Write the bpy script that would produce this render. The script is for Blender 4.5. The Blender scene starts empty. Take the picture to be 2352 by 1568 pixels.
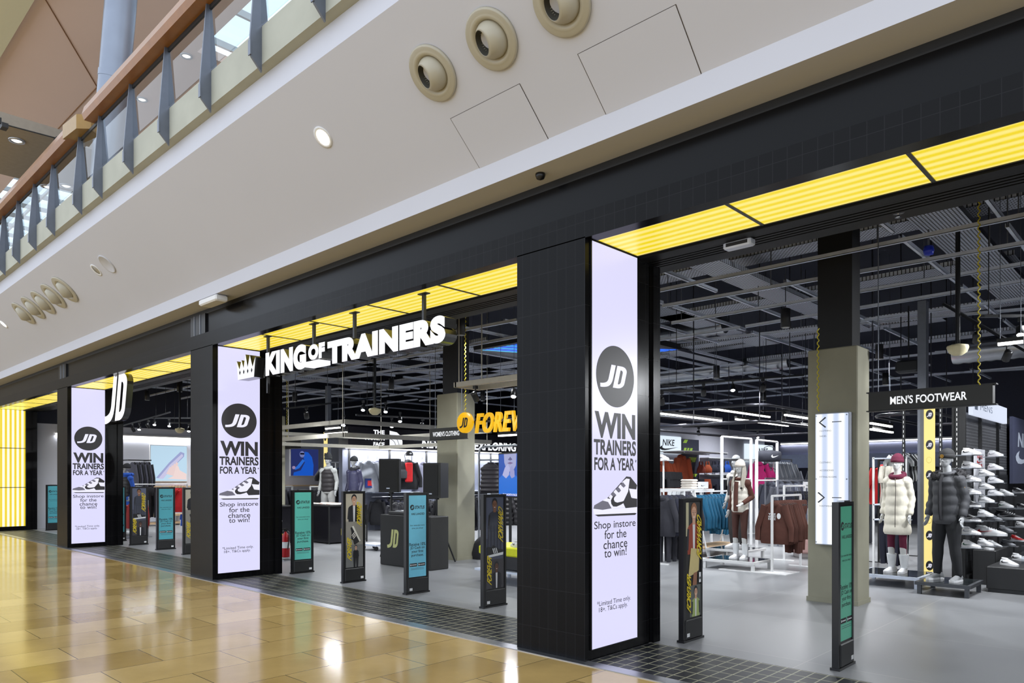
import bpy, bmesh, math, random
from mathutils import Matrix, Vector
random.seed(7)
SC = bpy.context.scene
COL = SC.collection
PI = math.pi
# ------------------------------------------------------------------ camera
# origin of X is the camera, Y = 0 is the shop front, the mall is Y < 0, the shop is Y > 0, Z up from the floor
FP, HY, EYE, CAMY = 1665.0, 1098.0, 1.60, -5.0
YAW = math.radians(43.572)
FW = (-math.sin(YAW), math.cos(YAW)); RT = (math.cos(YAW), math.sin(YAW))
cam_d = bpy.data.cameras.new('camera')
cam_d.sensor_width = 36.0; cam_d.sensor_fit = 'HORIZONTAL'
cam_d.lens = FP / 2352 * 36
cam_d.shift_y = (HY - 784) / 2352
cam_d.clip_end = 300
cam = bpy.data.objects.new('camera', cam_d); COL.objects.link(cam)
cam.location = (0, CAMY, EYE); cam.rotation_euler = (PI / 2, 0, YAW)
SC.camera = cam
# ------------------------------------------------------------------ exposure, sky
vs = SC.view_settings
vs.view_transform = 'Standard'; vs.look = 'None'; vs.gamma = 1.0; vs.use_curve_mapping = False
vs.exposure = 0.0
w = bpy.data.worlds.new('daylight'); SC.world = w; w.use_nodes = True
bg = w.node_tree.nodes['Background']
bg.inputs[0].default_value = (0.80, 0.88, 1.0, 1); bg.inputs[1].default_value = 1.8
try:
    SC.cycles.max_bounces = 6; SC.cycles.diffuse_bounces = 3; SC.cycles.glossy_bounces = 3
    SC.cycles.transmission_bounces = 4; SC.cycles.transparent_max_bounces = 8
    SC.cycles.caustics_reflective = False; SC.cycles.caustics_refractive = False
    SC.cycles.sample_clamp_indirect = 4.0; SC.cycles.use_denoising = True
except Exception:
    pass

def area(name, loc, sx, sy, power, color=(1, 1, 1), rot=(0, 0, 0)):
    d = bpy.data.lights.new(name, 'AREA'); d.shape = 'RECTANGLE'; d.size = sx; d.size_y = sy
    d.energy = power; d.color = color
    o = bpy.data.objects.new(name, d); o.location = loc; o.rotation_euler = rot; COL.objects.link(o); return o

def spot(name, loc, aim, power, color=(0.93, 0.96, 1), cone=1.6, r=0.04):
    d = bpy.data.lights.new(name, 'SPOT'); d.energy = power; d.color = color
    d.spot_size = cone; d.spot_blend = 0.6; d.shadow_soft_size = r
    o = bpy.data.objects.new(name, d); o.location = loc
    o.rotation_euler = (Vector(aim) - Vector(loc)).to_track_quat('-Z', 'Y').to_euler(); COL.objects.link(o); return o

# ------------------------------------------------------------------ measuring the room from the photograph
def ray(u):
    k = (u - 1176) / FP
    return FW[0] + k * RT[0], FW[1] + k * RT[1]
def on_floor(u, v, z=0.0):
    t = (z - EYE) / ((HY - v) / FP); r = ray(u); return Vector((t * r[0], t * r[1] + CAMY, z))
def on_y(u, v, y):
    r = ray(u); t = (y - CAMY) / r[1]; return Vector((t * r[0], y, EYE + (HY - v) / FP * t))
def on_x(u, v, x):
    r = ray(u); t = x / r[0]; return Vector((x, t * r[1] + CAMY, EYE + (HY - v) / FP * t))
def at_depth(u, v, d):
    r = ray(u); return Vector((d * r[0], d * r[1] + CAMY, EYE + (HY - v) / FP * d))

# ------------------------------------------------------------------ materials
def lin(c):
    c = c / 255.0
    return c / 12.92 if c <= 0.04045 else ((c + 0.055) / 1.055) ** 2.4
MATS = {}
def mat(name, rgb, rough=0.6, metal=0.0, emit=0.0, noise=0.06, scale=12.0, spec=0.5, bump=0.0, alpha=None):
    if name in MATS: return MATS[name]
    m = bpy.data.materials.new(name); m.use_nodes = True; nt = m.node_tree
    b = nt.nodes['Principled BSDF']
    col = tuple(lin(c) for c in rgb) + (1,)
    b.inputs['Roughness'].default_value = rough; b.inputs['Metallic'].default_value = metal
    b.inputs['Specular IOR Level'].default_value = spec
    b.inputs['Base Color'].default_value = col
    if noise > 0 and not emit:
        tc = nt.nodes.new('ShaderNodeTexCoord'); n = nt.nodes.new('ShaderNodeTexNoise')
        n.inputs['Scale'].default_value = scale; n.inputs['Detail'].default_value = 3
        nt.links.new(tc.outputs['Object'], n.inputs['Vector'])
        r = nt.nodes.new('ShaderNodeMapRange')
        r.inputs['To Min'].default_value = 1 - noise * 2; r.inputs['To Max'].default_value = 1 + noise * 2
        nt.links.new(n.outputs['Fac'], r.inputs['Value'])
        mx = nt.nodes.new('ShaderNodeVectorMath'); mx.operation = 'SCALE'
        mx.inputs[0].default_value = col[:3]
        nt.links.new(r.outputs['Result'], mx.inputs['Scale']); nt.links.new(mx.outputs['Vector'], b.inputs['Base Color'])
        if bump:
            bp = nt.nodes.new('ShaderNodeBump'); bp.inputs['Strength'].default_value = bump; bp.inputs['Distance'].default_value = 0.02
            nt.links.new(n.outputs['Fac'], bp.inputs['Height']); nt.links.new(bp.outputs['Normal'], b.inputs['Normal'])
    if emit:
        b.inputs['Emission Color'].default_value = col; b.inputs['Emission Strength'].default_value = emit
        b.inputs['Base Color'].default_value = (col[0] * .1, col[1] * .1, col[2] * .1, 1)
    MATS[name] = m
    return m

def tile_mat(name, c1, c2, mortar, bw, rh, ms, rough, swap=False, axes='XY', offs=0.5, noise=0.1, spec=0.5, nscale=3.0, bump=0.1, offset=(0, 0)):
    m = bpy.data.materials.new(name); m.use_nodes = True; nt = m.node_tree; L = nt.links.new
    b = nt.nodes['Principled BSDF']
    tc = nt.nodes.new('ShaderNodeTexCoord'); sp = nt.nodes.new('ShaderNodeSeparateXYZ'); L(tc.outputs['Object'], sp.inputs[0])
    cb = nt.nodes.new('ShaderNodeCombineXYZ')
    if axes == 'WALL':      # any upright face: use x + y along, z up
        ad = nt.nodes.new('ShaderNodeMath'); ad.operation = 'ADD'
        L(sp.outputs['X'], ad.inputs[0]); L(sp.outputs['Y'], ad.inputs[1]); L(ad.outputs[0], cb.inputs['X']); L(sp.outputs['Z'], cb.inputs['Y'])
    elif swap:
        L(sp.outputs['Y'], cb.inputs['X']); L(sp.outputs['X'], cb.inputs['Y'])
    else:
        L(sp.outputs['X'], cb.inputs['X']); L(sp.outputs['Y'], cb.inputs['Y'])
    br = nt.nodes.new('ShaderNodeTexBrick')
    br.offset = offs
    br.inputs['Color1'].default_value = tuple(lin(c) for c in c1) + (1,); br.inputs['Color2'].default_value = tuple(lin(c) for c in c2) + (1,)
    br.inputs['Mortar'].default_value = tuple(lin(c) for c in mortar) + (1,)
    br.inputs['Scale'].default_value = 1.0; br.inputs['Mortar Size'].default_value = ms
    br.inputs['Brick Width'].default_value = bw; br.inputs['Row Height'].default_value = rh
    br.inputs['Mortar Smooth'].default_value = 0.1
    mpn = nt.nodes.new('ShaderNodeVectorMath'); mpn.operation = 'ADD'; mpn.inputs[1].default_value = (offset[0], offset[1], 0)
    L(cb.outputs[0], mpn.inputs[0]); L(mpn.outputs[0], br.inputs['Vector'])
    n = nt.nodes.new('ShaderNodeTexNoise'); n.inputs['Scale'].default_value = nscale; n.inputs['Detail'].default_value = 6; n.inputs['Roughness'].default_value = .65
    L(tc.outputs['Object'], n.inputs['Vector'])
    r = nt.nodes.new('ShaderNodeMapRange'); r.inputs['To Min'].default_value = 1 - noise * 2; r.inputs['To Max'].default_value = 1 + noise * 2
    L(n.outputs['Fac'], r.inputs['Value'])
    mx = nt.nodes.new('ShaderNodeVectorMath'); mx.operation = 'SCALE'
    L(br.outputs['Color'], mx.inputs[0]); L(r.outputs['Result'], mx.inputs['Scale']); L(mx.outputs['Vector'], b.inputs['Base Color'])
    rr = nt.nodes.new('ShaderNodeMapRange'); rr.inputs['To Min'].default_value = rough * .75; rr.inputs['To Max'].default_value = rough * 1.3
    L(n.outputs['Fac'], rr.inputs['Value']); L(rr.outputs['Result'], b.inputs['Roughness'])
    b.inputs['Specular IOR Level'].default_value = spec
    if bump:
        bp = nt.nodes.new('ShaderNodeBump'); bp.inputs['Strength'].default_value = bump; bp.inputs['Distance'].default_value = 0.004; bp.invert = True
        L(br.outputs['Fac'], bp.inputs['Height']); L(bp.outputs['Normal'], b.inputs['Normal'])
    MATS[name] = m
    return m

def glow_bands(name, dark, bright, axis, period, strength, phase=0.0):
    """a lit diffuser with rows of tubes behind it"""
    m = bpy.data.materials.new(name); m.use_nodes = True; nt = m.node_tree; L = nt.links.new
    b = nt.nodes['Principled BSDF']; b.inputs['Roughness'].default_value = .35
    tc = nt.nodes.new('ShaderNodeTexCoord'); sp = nt.nodes.new('ShaderNodeSeparateXYZ'); L(tc.outputs['Object'], sp.inputs[0])
    ml = nt.nodes.new('ShaderNodeMath'); ml.operation = 'MULTIPLY_ADD'; ml.inputs[1].default_value = 2 * PI / period; ml.inputs[2].default_value = phase
    L(sp.outputs[axis], ml.inputs[0])
    sn = nt.nodes.new('ShaderNodeMath'); sn.operation = 'SINE'; L(ml.outputs[0], sn.inputs[0])
    mr = nt.nodes.new('ShaderNodeMapRange'); mr.inputs['From Min'].default_value = -1; mr.inputs['From Max'].default_value = 1; mr.interpolation_type = 'SMOOTHSTEP'
    L(sn.outputs[0], mr.inputs['Value'])
    mx = nt.nodes.new('ShaderNodeMix'); mx.data_type = 'RGBA'
    mx.inputs[6].default_value = tuple(lin(c) for c in dark) + (1,); mx.inputs[7].default_value = tuple(lin(c) for c in bright) + (1,)
    L(mr.outputs['Result'], mx.inputs[0]); L(mx.outputs[2], b.inputs['Emission Color'])
    b.inputs['Base Color'].default_value = (.08, .07, .01, 1); b.inputs['Emission Strength'].default_value = strength
    MATS[name] = m
    return m

def glass_mat(name, tint=(0.9, 0.95, 0.95), refl=0.12):
    m = bpy.data.materials.new(name); m.use_nodes = True; nt = m.node_tree; L = nt.links.new
    nt.nodes.remove(nt.nodes['Principled BSDF']); out = nt.nodes['Material Output']
    tr = nt.nodes.new('ShaderNodeBsdfTransparent'); tr.inputs[0].default_value = tint + (1,)
    gl = nt.nodes.new('ShaderNodeBsdfGlossy'); gl.inputs['Roughness'].default_value = .02
    fr = nt.nodes.new('ShaderNodeFresnel'); fr.inputs[0].default_value = 1.45
    n = nt.nodes.new('ShaderNodeTexNoise'); n.inputs['Scale'].default_value = 2
    md = nt.nodes.new('ShaderNodeMath'); md.operation = 'MULTIPLY_ADD'; md.inputs[1].default_value = .02; L(n.outputs['Fac'], md.inputs[0]); L(fr.outputs[0], md.inputs[2])
    ge = nt.nodes.new('ShaderNodeNewGeometry'); fb = nt.nodes.new('ShaderNodeMath'); fb.operation = 'SUBTRACT'; fb.inputs[0].default_value = 1; L(ge.outputs['Backfacing'], fb.inputs[1])
    m2 = nt.nodes.new('ShaderNodeMath'); m2.operation = 'MULTIPLY'; L(md.outputs[0], m2.inputs[0]); L(fb.outputs[0], m2.inputs[1])
    mx = nt.nodes.new('ShaderNodeMixShader'); L(m2.outputs[0], mx.inputs[0]); L(tr.outputs[0], mx.inputs[1]); L(gl.outputs[0], mx.inputs[2])
    L(mx.outputs[0], out.inputs[0]); MATS[name] = m
    return m

# ------------------------------------------------------------------ mesh helpers
class MB:
    def __init__(s): s.v = []; s.f = []; s.mi = []; s.smooth = []; s.mats = []
    def slot(s, m):
        if m is None: return 0
        if m not in s.mats: s.mats.append(m)
        return s.mats.index(m)
    def add(s, vs, fs, M=None, m=None, smooth=False):
        o = len(s.v); k = s.slot(m)
        s.v += [tuple(M @ Vector(p)) if M is not None else tuple(p) for p in vs]
        for f in fs: s.f.append([i + o for i in f]); s.mi.append(k); s.smooth.append(smooth)
        return s
    def box(s, x0, x1, y0, y1, z0, z1, M=None, m=None):
        v = [(x0, y0, z0), (x1, y0, z0), (x1, y1, z0), (x0, y1, z0), (x0, y0, z1), (x1, y0, z1), (x1, y1, z1), (x0, y1, z1)]
        return s.add(v, [(0, 3, 2, 1), (4, 5, 6, 7), (0, 1, 5, 4), (1, 2, 6, 5), (2, 3, 7, 6), (3, 0, 4, 7)], M, m)
    def bbox(s, x0, x1, y0, y1, z0, z1, r=.01, M=None, m=None):
        """box with chamfered upright and top edges"""
        a = lambda i, j: [(x0 + i, y0 + j), (x1 - i, y0 + j), (x1 - j if 0 else x1 - i, y1 - j), (x0 + i, y1 - j)]
        def ring(q, z):
            return [(x0 + q + r, y0 + q, z), (x1 - q - r, y0 + q, z), (x1 - q, y0 + q + r, z), (x1 - q, y1 - q - r, z), (x1 - q - r, y1 - q, z), (x0 + q + r, y1 - q, z), (x0 + q, y1 - q - r, z), (x0 + q, y0 + q + r, z)]
        return s.rings([ring(r, z0), ring(0, z0 + r), ring(0, z1 - r), ring(r, z1)], M, m, smooth=False)
    def rings(s, rs, M=None, m=None, smooth=True, cap=True, closed=True):
        n = len(rs[0]); v = [p for r in rs for p in r]; f = []
        for i in range(len(rs) - 1):
            for j in range(n if closed else n - 1):
                f.append((i * n + j, i * n + (j + 1) % n, (i + 1) * n + (j + 1) % n, (i + 1) * n + j))
        s.add(v, f, M, m, smooth)
        if cap and closed:
            s.add(rs[0], [list(range(n))[::-1]], M, m); s.add(rs[-1], [list(range(n))], M, m)
        return s
    def tube(s, pts, rad, n=8, M=None, m=None, smooth=True, cap=True, flat=1.0):
        pts = [Vector(p) for p in pts]
        rad = rad if isinstance(rad, (list, tuple)) else [rad] * len(pts)
        rs = []; ref = None
        for i, p in enumerate(pts):
            d = (pts[min(i + 1, len(pts) - 1)] - pts[max(i - 1, 0)])
            d = d.normalized() if d.length > 1e-9 else Vector((0, 0, 1))
            if ref is None or abs(ref.dot(d)) > .98: ref = Vector((0, 0, 1)) if abs(d.z) < .9 else Vector((1, 0, 0))
            a = d.cross(ref).normalized(); b = a.cross(d).normalized() ; ref = b
            r = rad[i]; ra, rb = r if isinstance(r, tuple) else (r, r * flat)
            rs.append([p + a * (ra * math.cos(2 * PI * k / n)) + b * (rb * math.sin(2 * PI * k / n)) for k in range(n)])
        return s.rings(rs, M, m, smooth, cap)
    def zt(s, secs, n=16, M=None, m=None, smooth=True):
        """upright loft: (z, cx, cy, rx, ry) sections"""
        rs = [[(cx + rx * math.cos(2 * PI * k / n), cy + ry * math.sin(2 * PI * k / n), z) for k in range(n)] for z, cx, cy, rx, ry in secs]
        return s.rings(rs, M, m, smooth)
    def cyl(s, p0, p1, r, n=12, M=None, m=None, r2=None, smooth=True):
        return s.tube([p0, p1], [r, r if r2 is None else r2], n, M, m, smooth)
    def lathe(s, prof, n=24, M=None, m=None, smooth=True, cap=False):
        return s.rings([[(r * math.cos(2 * PI * k / n), r * math.sin(2 * PI * k / n), z) for k in range(n)] for r, z in prof], M, m, smooth, cap)
    def ball(s, c, r, n=12, M=None, m=None):
        rx, ry, rz = r if isinstance(r, tuple) else (r, r, r)
        k = max(4, n // 2)
        secs = [(c[2] - rz * math.cos(PI * (i + .04) / (k + .08)), c[0], c[1], rx * math.sin(PI * (i + .04) / (k + .08)), ry * math.sin(PI * (i + .04) / (k + .08))) for i in range(k + 1)]
        return s.zt(secs, n, M, m)
    def poly(s, pts, z=0, M=None, m=None):
        return s.add([(p[0], p[1], z) for p in pts], [list(range(len(pts)))], M, m)
    def prism(s, pts, z0, z1, M=None, m=None, side=None):
        n = len(pts)
        s.add([(p[0], p[1], z1) for p in pts], [list(range(n))], M, m); s.add([(p[0], p[1], z0) for p in pts], [list(range(n))[::-1]], M, m)
        s.add([(p[0], p[1], z0) for p in pts] + [(p[0], p[1], z1) for p in pts], [(i, (i + 1) % n, n + (i + 1) % n, n + i) for i in range(n)], M, side or m)
        return s
    def mesh(s, name, m=None):
        me = bpy.data.meshes.new(name); me.from_pydata(s.v, [], s.f)
        ms = s.mats if s.mats else ([m] if m else [])
        for x in ms: me.materials.append(x)
        if s.mats: me.polygons.foreach_set('material_index', s.mi)
        me.polygons.foreach_set('use_smooth', s.smooth); me.update()
        return me
    def build(s, name, m=None, parent=None):
        return link(name, s.mesh(name, m), parent)

def link(name, me, parent=None):
    o = bpy.data.objects.new(name, me); COL.objects.link(o)
    if parent is not None: o.parent = parent
    return o
def tag(o, label, cat, group=None):
    o['label'] = label; o['category'] = cat
    if group: o['group'] = group
    return o
def thing(name, label, cat, loc=(0, 0, 0), rz=0.0, group=None):
    o = bpy.data.objects.new(name, None); COL.objects.link(o); o.location = loc; o.rotation_euler = (0, 0, rz)
    o.empty_display_size = .1
    return tag(o, label, cat, group)
def struct(o): o['kind'] = 'structure'; return o
KIDS = {}
def dup(root, loc, rz=None, label=None, group=None):
    if root.name not in KIDS: KIDS[root.name] = [(c, list(c.children)) for c in root.children]
    r = root.copy(); COL.objects.link(r); r.location = loc
    if rz is not None: r.rotation_euler = (0, 0, rz)
    if label: r['label'] = label
    if group: r['group'] = group
    for c, gs in KIDS[root.name]:
        cc = c.copy(); COL.objects.link(cc); cc.parent = r
        for g in gs:
            gg = g.copy(); COL.objects.link(gg); gg.parent = cc
    return r
def face_m(origin, normal='-Y', rz=None):
    """board coordinates: x to the reader's right, y up, z towards the reader"""
    if rz is not None: return Matrix.Translation(origin) @ Matrix.Rotation(rz, 4, 'Z') @ Matrix.Rotation(PI / 2, 4, 'X')
    a = {'-Y': 0.0, '+X': PI / 2, '+Y': PI, '-X': -PI / 2}[normal]
    return Matrix.Translation(origin) @ Matrix.Rotation(a, 4, 'Z') @ Matrix.Rotation(PI / 2, 4, 'X')

_txt = {}
def text_geo(s, bold=0.0, shear=0.0, ext=0.0, space=1.0):
    key = (s, bold, shear, ext, space)
    if key not in _txt:
        cu = bpy.data.curves.new('lettering', 'FONT'); cu.body = s; cu.offset = bold; cu.shear = shear; cu.extrude = ext; cu.space_character = space
        cu.resolution_u = 5
        o = bpy.data.objects.new('lettering', cu); me = o.to_mesh()
        v = [tuple(p.co) for p in me.vertices]; f = [list(p.vertices) for p in me.polygons]; nz = [p.normal.z for p in me.polygons]
        o.to_mesh_clear(); bpy.data.objects.remove(o); bpy.data.curves.remove(cu)
        x0 = min(p[0] for p in v); x1 = max(p[0] for p in v); y0 = min(p[1] for p in v); y1 = max(p[1] for p in v)
        _txt[key] = ([((p[0] - x0) / (x1 - x0), (p[1] - y0) / (y1 - y0), p[2]) for p in v], f, nz, (x1 - x0) / (y1 - y0))
    return _txt[key]
def text(mb, s, x, y, w, h, z, M, m, bold=0.0, shear=0.0, align='C', space=1.0):
    """flat lettering filling the box w x h; x is its centre (C) or left edge (L), y its bottom"""
    v, f, nz, asp = text_geo(s, bold, shear, 0.0, space)
    if w is None: w = asp * h
    x0 = x - w / 2 if align == 'C' else x
    mb.add([(x0 + p[0] * w, y + p[1] * h, z) for p in v], f, M, m)
J_POLY = [(.27, 1), (.46, 1), (.46, .36), (.43, .17), (.34, .05), (.18, -.02), (0, -.04), (-.04, .13), (.10, .15), (.2, .2), (.26, .28), (.27, .4)]
def _dee(x0, xc, rx, ry, y0, y1, n=7):
    a = [math.radians(90 - 90 * k / (n - 1)) for k in range(n)]
    return [(x0, y1)] + [(xc + rx * math.cos(t), y1 - ry + ry * math.sin(t)) for t in a] + [(xc + rx * math.cos(t), y0 + ry - ry * math.sin(t)) for t in a[::-1]] + [(x0, y0)]
D_OUT = _dee(.53, .74, .26, .25, 0, 1); D_IN = _dee(.71, .745, .085, .12, .18, .82)
J_POLY = [(.27, 1), (.46, 1), (.46, .40), (.452, .28), (.43, .18), (.39, .095), (.33, .035), (.26, 0), (.17, -.025), (.08, -.038), (0, -.04), (-.04, .13), (.04, .135), (.11, .15), (.17, .175), (.22, .21), (.25, .26), (.268, .33), (.27, .42)]
def jd(mb, x, y, w, h, z, M, m, sh=.22):
    T = lambda p: (x + (p[0] + (p[1] - .5) * sh - .5) * w, y + (p[1] - .5) * h)
    mb.poly([T(p) for p in J_POLY][::-1], z, M, m)
    o = [T(p) for p in D_OUT]; i = [T(p) for p in D_IN]; n = len(o)
    mb.add([(p[0], p[1], z) for p in o + i], [(k, n + k, n + (k + 1) % n, (k + 1) % n) for k in range(n)], M, m)
def disc(mb, x, y, rx, ry, z, M, m, n=56):
    mb.poly([(x + rx * math.cos(2 * PI * k / n), y + ry * math.sin(2 * PI * k / n)) for k in range(n)], z, M, m)
def rect(mb, x0, x1, y0, y1, z, M, m): mb.poly([(x0, y0), (x1, y0), (x1, y1), (x0, y1)], z, M, m)
SW = [(0, .42), (.02, .2), (.1, .02), (.25, 0), (.45, .12), (1, .62), (.5, .33), (.28, .27), (.17, .34), (.13, .5), (.17, .78), (.06, .62)]
def swoosh(mb, x, y, w, h, z, M, m): mb.poly([(x + p[0] * w, y + p[1] * h) for p in SW], z, M, m)
def bake(mb, name, voxel=.012, smooth=4, m=None):
    """fuse overlapping shapes into one continuous surface"""
    o = link('tmp_' + name, mb.mesh(name)); r = o.modifiers.new('r', 'REMESH'); r.mode = 'VOXEL'; r.voxel_size = voxel; r.use_smooth_shade = True
    sm = o.modifiers.new('s', 'SMOOTH'); sm.iterations = smooth; sm.factor = .5
    dg = bpy.context.evaluated_depsgraph_get(); dg.update()
    me = bpy.data.meshes.new_from_object(o.evaluated_get(dg)); me.name = name
    bpy.data.objects.remove(o)
    me.materials.clear()
    if m: me.materials.append(m)
    return me

# ------------------------------------------------------------------ palette
BLACK = mat('black_metal', (22, 22, 24), .35, .0, noise=.05)
BLACKP = mat('black_panel', (26, 25, 30), .22, noise=.04, spec=.5)
SATIN = mat('satin_black', (30, 30, 31), .5, noise=.05)
WHITE = mat('white_metal', (226, 226, 226), .4, noise=.02)
GALV = mat('galvanised', (214, 222, 238), .42, .2, noise=.10, scale=5)
CHROME = mat('brushed_steel', (175, 178, 184), .28, .95, noise=.04)
INK = mat('ink', (34, 33, 36), .6, noise=.03)
PLASTER = mat('plaster', (196, 192, 190), .7, noise=.015, scale=1.5)
# ================================================================== the setting
M_floor = tile_mat('mall_stone', (168, 138, 80), (198, 168, 108), (92, 78, 46), 1.0, .6, .004, .13, swap=True, noise=.13, nscale=2.2, spec=.85, bump=.05)
M_shop = tile_mat('shop_concrete_tile', (132, 133, 136), (138, 139, 141), (158, 158, 156), 1.8, 1.8, .005, .34, noise=.10, nscale=1.1, offs=0.0, bump=.02, offset=(.7, .45))
M_front = tile_mat('black_glazed_tile', (13, 13, 15), (17, 17, 19), (33, 33, 36), .105, .36, .0022, .22, axes='WALL', offs=0.0, noise=.05, bump=.08, spec=.12, offset=(0, .13))
M_mat = tile_mat('threshold_tile', (22, 24, 28), (32, 35, 40), (150, 148, 122), .115, .17, .006, .38, offs=0.0, noise=.08, bump=0, offset=(0, .01), spec=.2)
M_conc = mat('concrete', (150, 147, 128), .75, noise=.09, scale=2.5, bump=.15)
XL, XR = -46.0, 9.0
struct(MB().box(XL, XR, -16, 0.02, -.10, 0).build('floor', M_floor))
struct(MB().box(-30, XR, 0.02, 26, -.10, 0).build('floor_shop', M_shop))
# pillars and fascia of black glazed tile
PIL = [(-4.69, -3.88), (-12.06, -11.24), (-19.58, -18.79), (-27.5, -26.35), (2.75, 3.56)]
for a, b in PIL:
    mb = MB().box(a, b, 0, 1.00, 0.0, 3.70)
    mb.box(a + .02, b - .02, 1.00, 1.06, 0, 3.67).box(a, b + .015, 1.06, 1.18, 0, 3.67)
    struct(mb.build('wall_pillar', M_front))
struct(MB().box(XL, -27.5, .02, .2, 0, 3.69).build('wall_far_shop', M_front))
struct(MB().box(XL, XR, 0, .125, 3.69, 3.92).build('wall_lintel', M_front))
m_fas = mat('gloss_black_fascia', (12, 12, 14), .2, noise=.05, scale=1.2, spec=.16)
struct(MB().box(XL, XR, .10, .24, 3.92, 4.27).build('wall_fascia', m_fas))
struct(MB().box(XL, XR, .14, .26, 4.27, 4.62).box(XL, XR, .105, .14, 4.265, 4.285).build('trim_1', SATIN))
for xc in (-11.95, -19.45):      # dark slot with metal fins over the pillar
    t = thing('recessed_grille', 'dark upright slot with steel fins above the pillar ' + ('beside the crown sign' if xc > -15 else 'left of the hanging letters sign'), 'grille', (xc, .07, 3.93))
    MB().box(-.28, .28, 0, .03, 0, .34).build('back_plate', mat('slot_black', (12, 12, 16), .3), t)
    for k in (-.12, .1): MB().box(k, k + .012, -.012, 0, 0, .34).build('fin', CHROME, t)
# plinth strip and threshold mats
for i, (a, b, where) in enumerate([(-3.86, 2.75, 'right-hand entrance'), (-11.22, -4.69, 'middle entrance under the crown sign'), (-18.77, -12.06, 'entrance left of the crown sign'), (-26.3, -19.6, 'far entrance by the yellow light wall')]):
    tag(MB().box(a, b, .05, 1.03, 0, .006).build('entrance_mat', M_mat), 'dark gridded mat in the floor of the ' + where, 'entrance mat', 'threshold mats')
struct(MB().box(XL, XR, -.085, .05, 0, .007).build('trim_2', CHROME))
# shop interior shell
M_dark = mat('dark_ceiling', (40, 43, 56), .8, noise=.08, scale=1)
struct(MB().box(-30, XR, 1.5, 26, 6.2, 6.3).build('ceiling_shop', M_dark))
struct(MB().box(-30, XR, 1.48, 1.6, 3.80, 6.3).build('wall_front', SATIN))
M_cool = mat('shop_wall', (205, 206, 214), .7, noise=.02, scale=1)
struct(MB().box(-27.0, -26.8, 1.2, 26, 0, 3.35).build('wall_left', M_cool))
struct(MB().box(-27.0, -26.8, 1.2, 26, 3.35, 6.3).build('wall_left_upper', M_dark))
struct(MB().box(-27, XR, 23.0, 23.2, 0, 6.3).build('wall_back', mat('dark_blue_wall', (52, 54, 70), .7)))
struct(MB().box(XR - .2, XR, 1.2, 23, 0, 6.3).build('wall_right', M_dark))
# black bulkhead and shutter guide behind the light panels
mb = MB().box(XL, XR, .80, .93, 3.675, 3.80)
for k in range(5): mb.box(XL, XR, .96 + k * .06, .995 + k * .06, 3.685, 3.72)
mb.box(XL, XR, .93, 1.5, 3.72, 3.80)
struct(mb.build('trim_3', mat('shutter_black', (20, 20, 22), .45, 0, spec=.12)))
# mall bulkhead over the shop front
m_sof = mat('mall_ceiling_paint', (199, 200, 208), .75, noise=.012, scale=.8)
prof = [(.14, 4.36), (-.20, 4.36), (-.20, 4.56), (-1.29, 5.563), (-1.29, 5.93), (.14, 5.93)]
n = len(prof)
struct(MB().add([(XL, y, z) for y, z in prof] + [(XR, y, z) for y, z in prof], [(i, (i + 1) % n, n + (i + 1) % n, n + i) for i in range(n)] + [list(range(n))[::-1], list(range(n, 2 * n))]).build('ceiling', m_sof))

struct(MB().box(XL - .2, XL, -16, 0, 0, 12).build('wall_light_block', mat('light_block_paint', (150, 140, 124), .8)))  # unseen wall, added to block horizon light from the open mall end
# ---- yellow ceiling light panels
M_yel = glow_bands('yellow_diffuser', (240, 214, 8), (255, 232, 130), 'Y', .105, 1.0, .8)
def panel(x0, x1, label):
    t = thing('ceiling_light_box', label, 'light panel', (x0, .127, 3.707), group='yellow ceiling light panels')
    mb = MB(); w = x1 - x0
    mb.box(0, w, 0, .012, -.017, .05).box(0, w, .645, .67, -.017, .05).box(0, .014, .012, .645, -.017, .05).box(w - .014, w, .012, .645, -.017, .05)
    mb.build('frame', BLACK, t)
    d = MB().box(.014, w - .014, .012, .645, -.010, .03).build('diffuser', M_yel, t)
ORD = ['first', 'second', 'third', 'fourth', 'fifth', 'sixth']
for k, (a, b) in enumerate(zip([-3.87, -2.63, -1.37, -.11, 1.15], [-2.63, -1.37, -.11, 1.15, 2.41])):
    panel(a, b, f'glowing yellow ceiling panel over the right-hand entrance, {ORD[k]} from the big pillar')
for bay, (a, b) in (('middle entrance', (-11.23, -4.69)), ('entrance left of the crown', (-18.78, -12.06)), ('far left entrance', (-26.3, -19.58))):
    for k in range(5):
        panel(a + (b - a) * k / 5, a + (b - a) * (k + 1) / 5, f'glowing yellow ceiling panel over the {bay}, {ORD[k]} from its left')
# yellow light wall at the far left
M_yelw = glow_bands('yellow_wall_diffuser', (236, 205, 0), (255, 255, 232), 'Y', .122, 1.05)
t = thing('light_wall', 'glowing yellow wall of striped light at the far left', 'light wall', (-26.34, .02, .12))
for k in range(3): MB().box(0, .03, .02, .84, k * 1.2 + .01, k * 1.2 + 1.19).build('diffuser', M_yelw, t)
MB().box(-.02, 0, 0, .86, 0, 3.62).box(0, .035, .84, .87, 0, 3.62).build('frame', BLACK, t)

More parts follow.
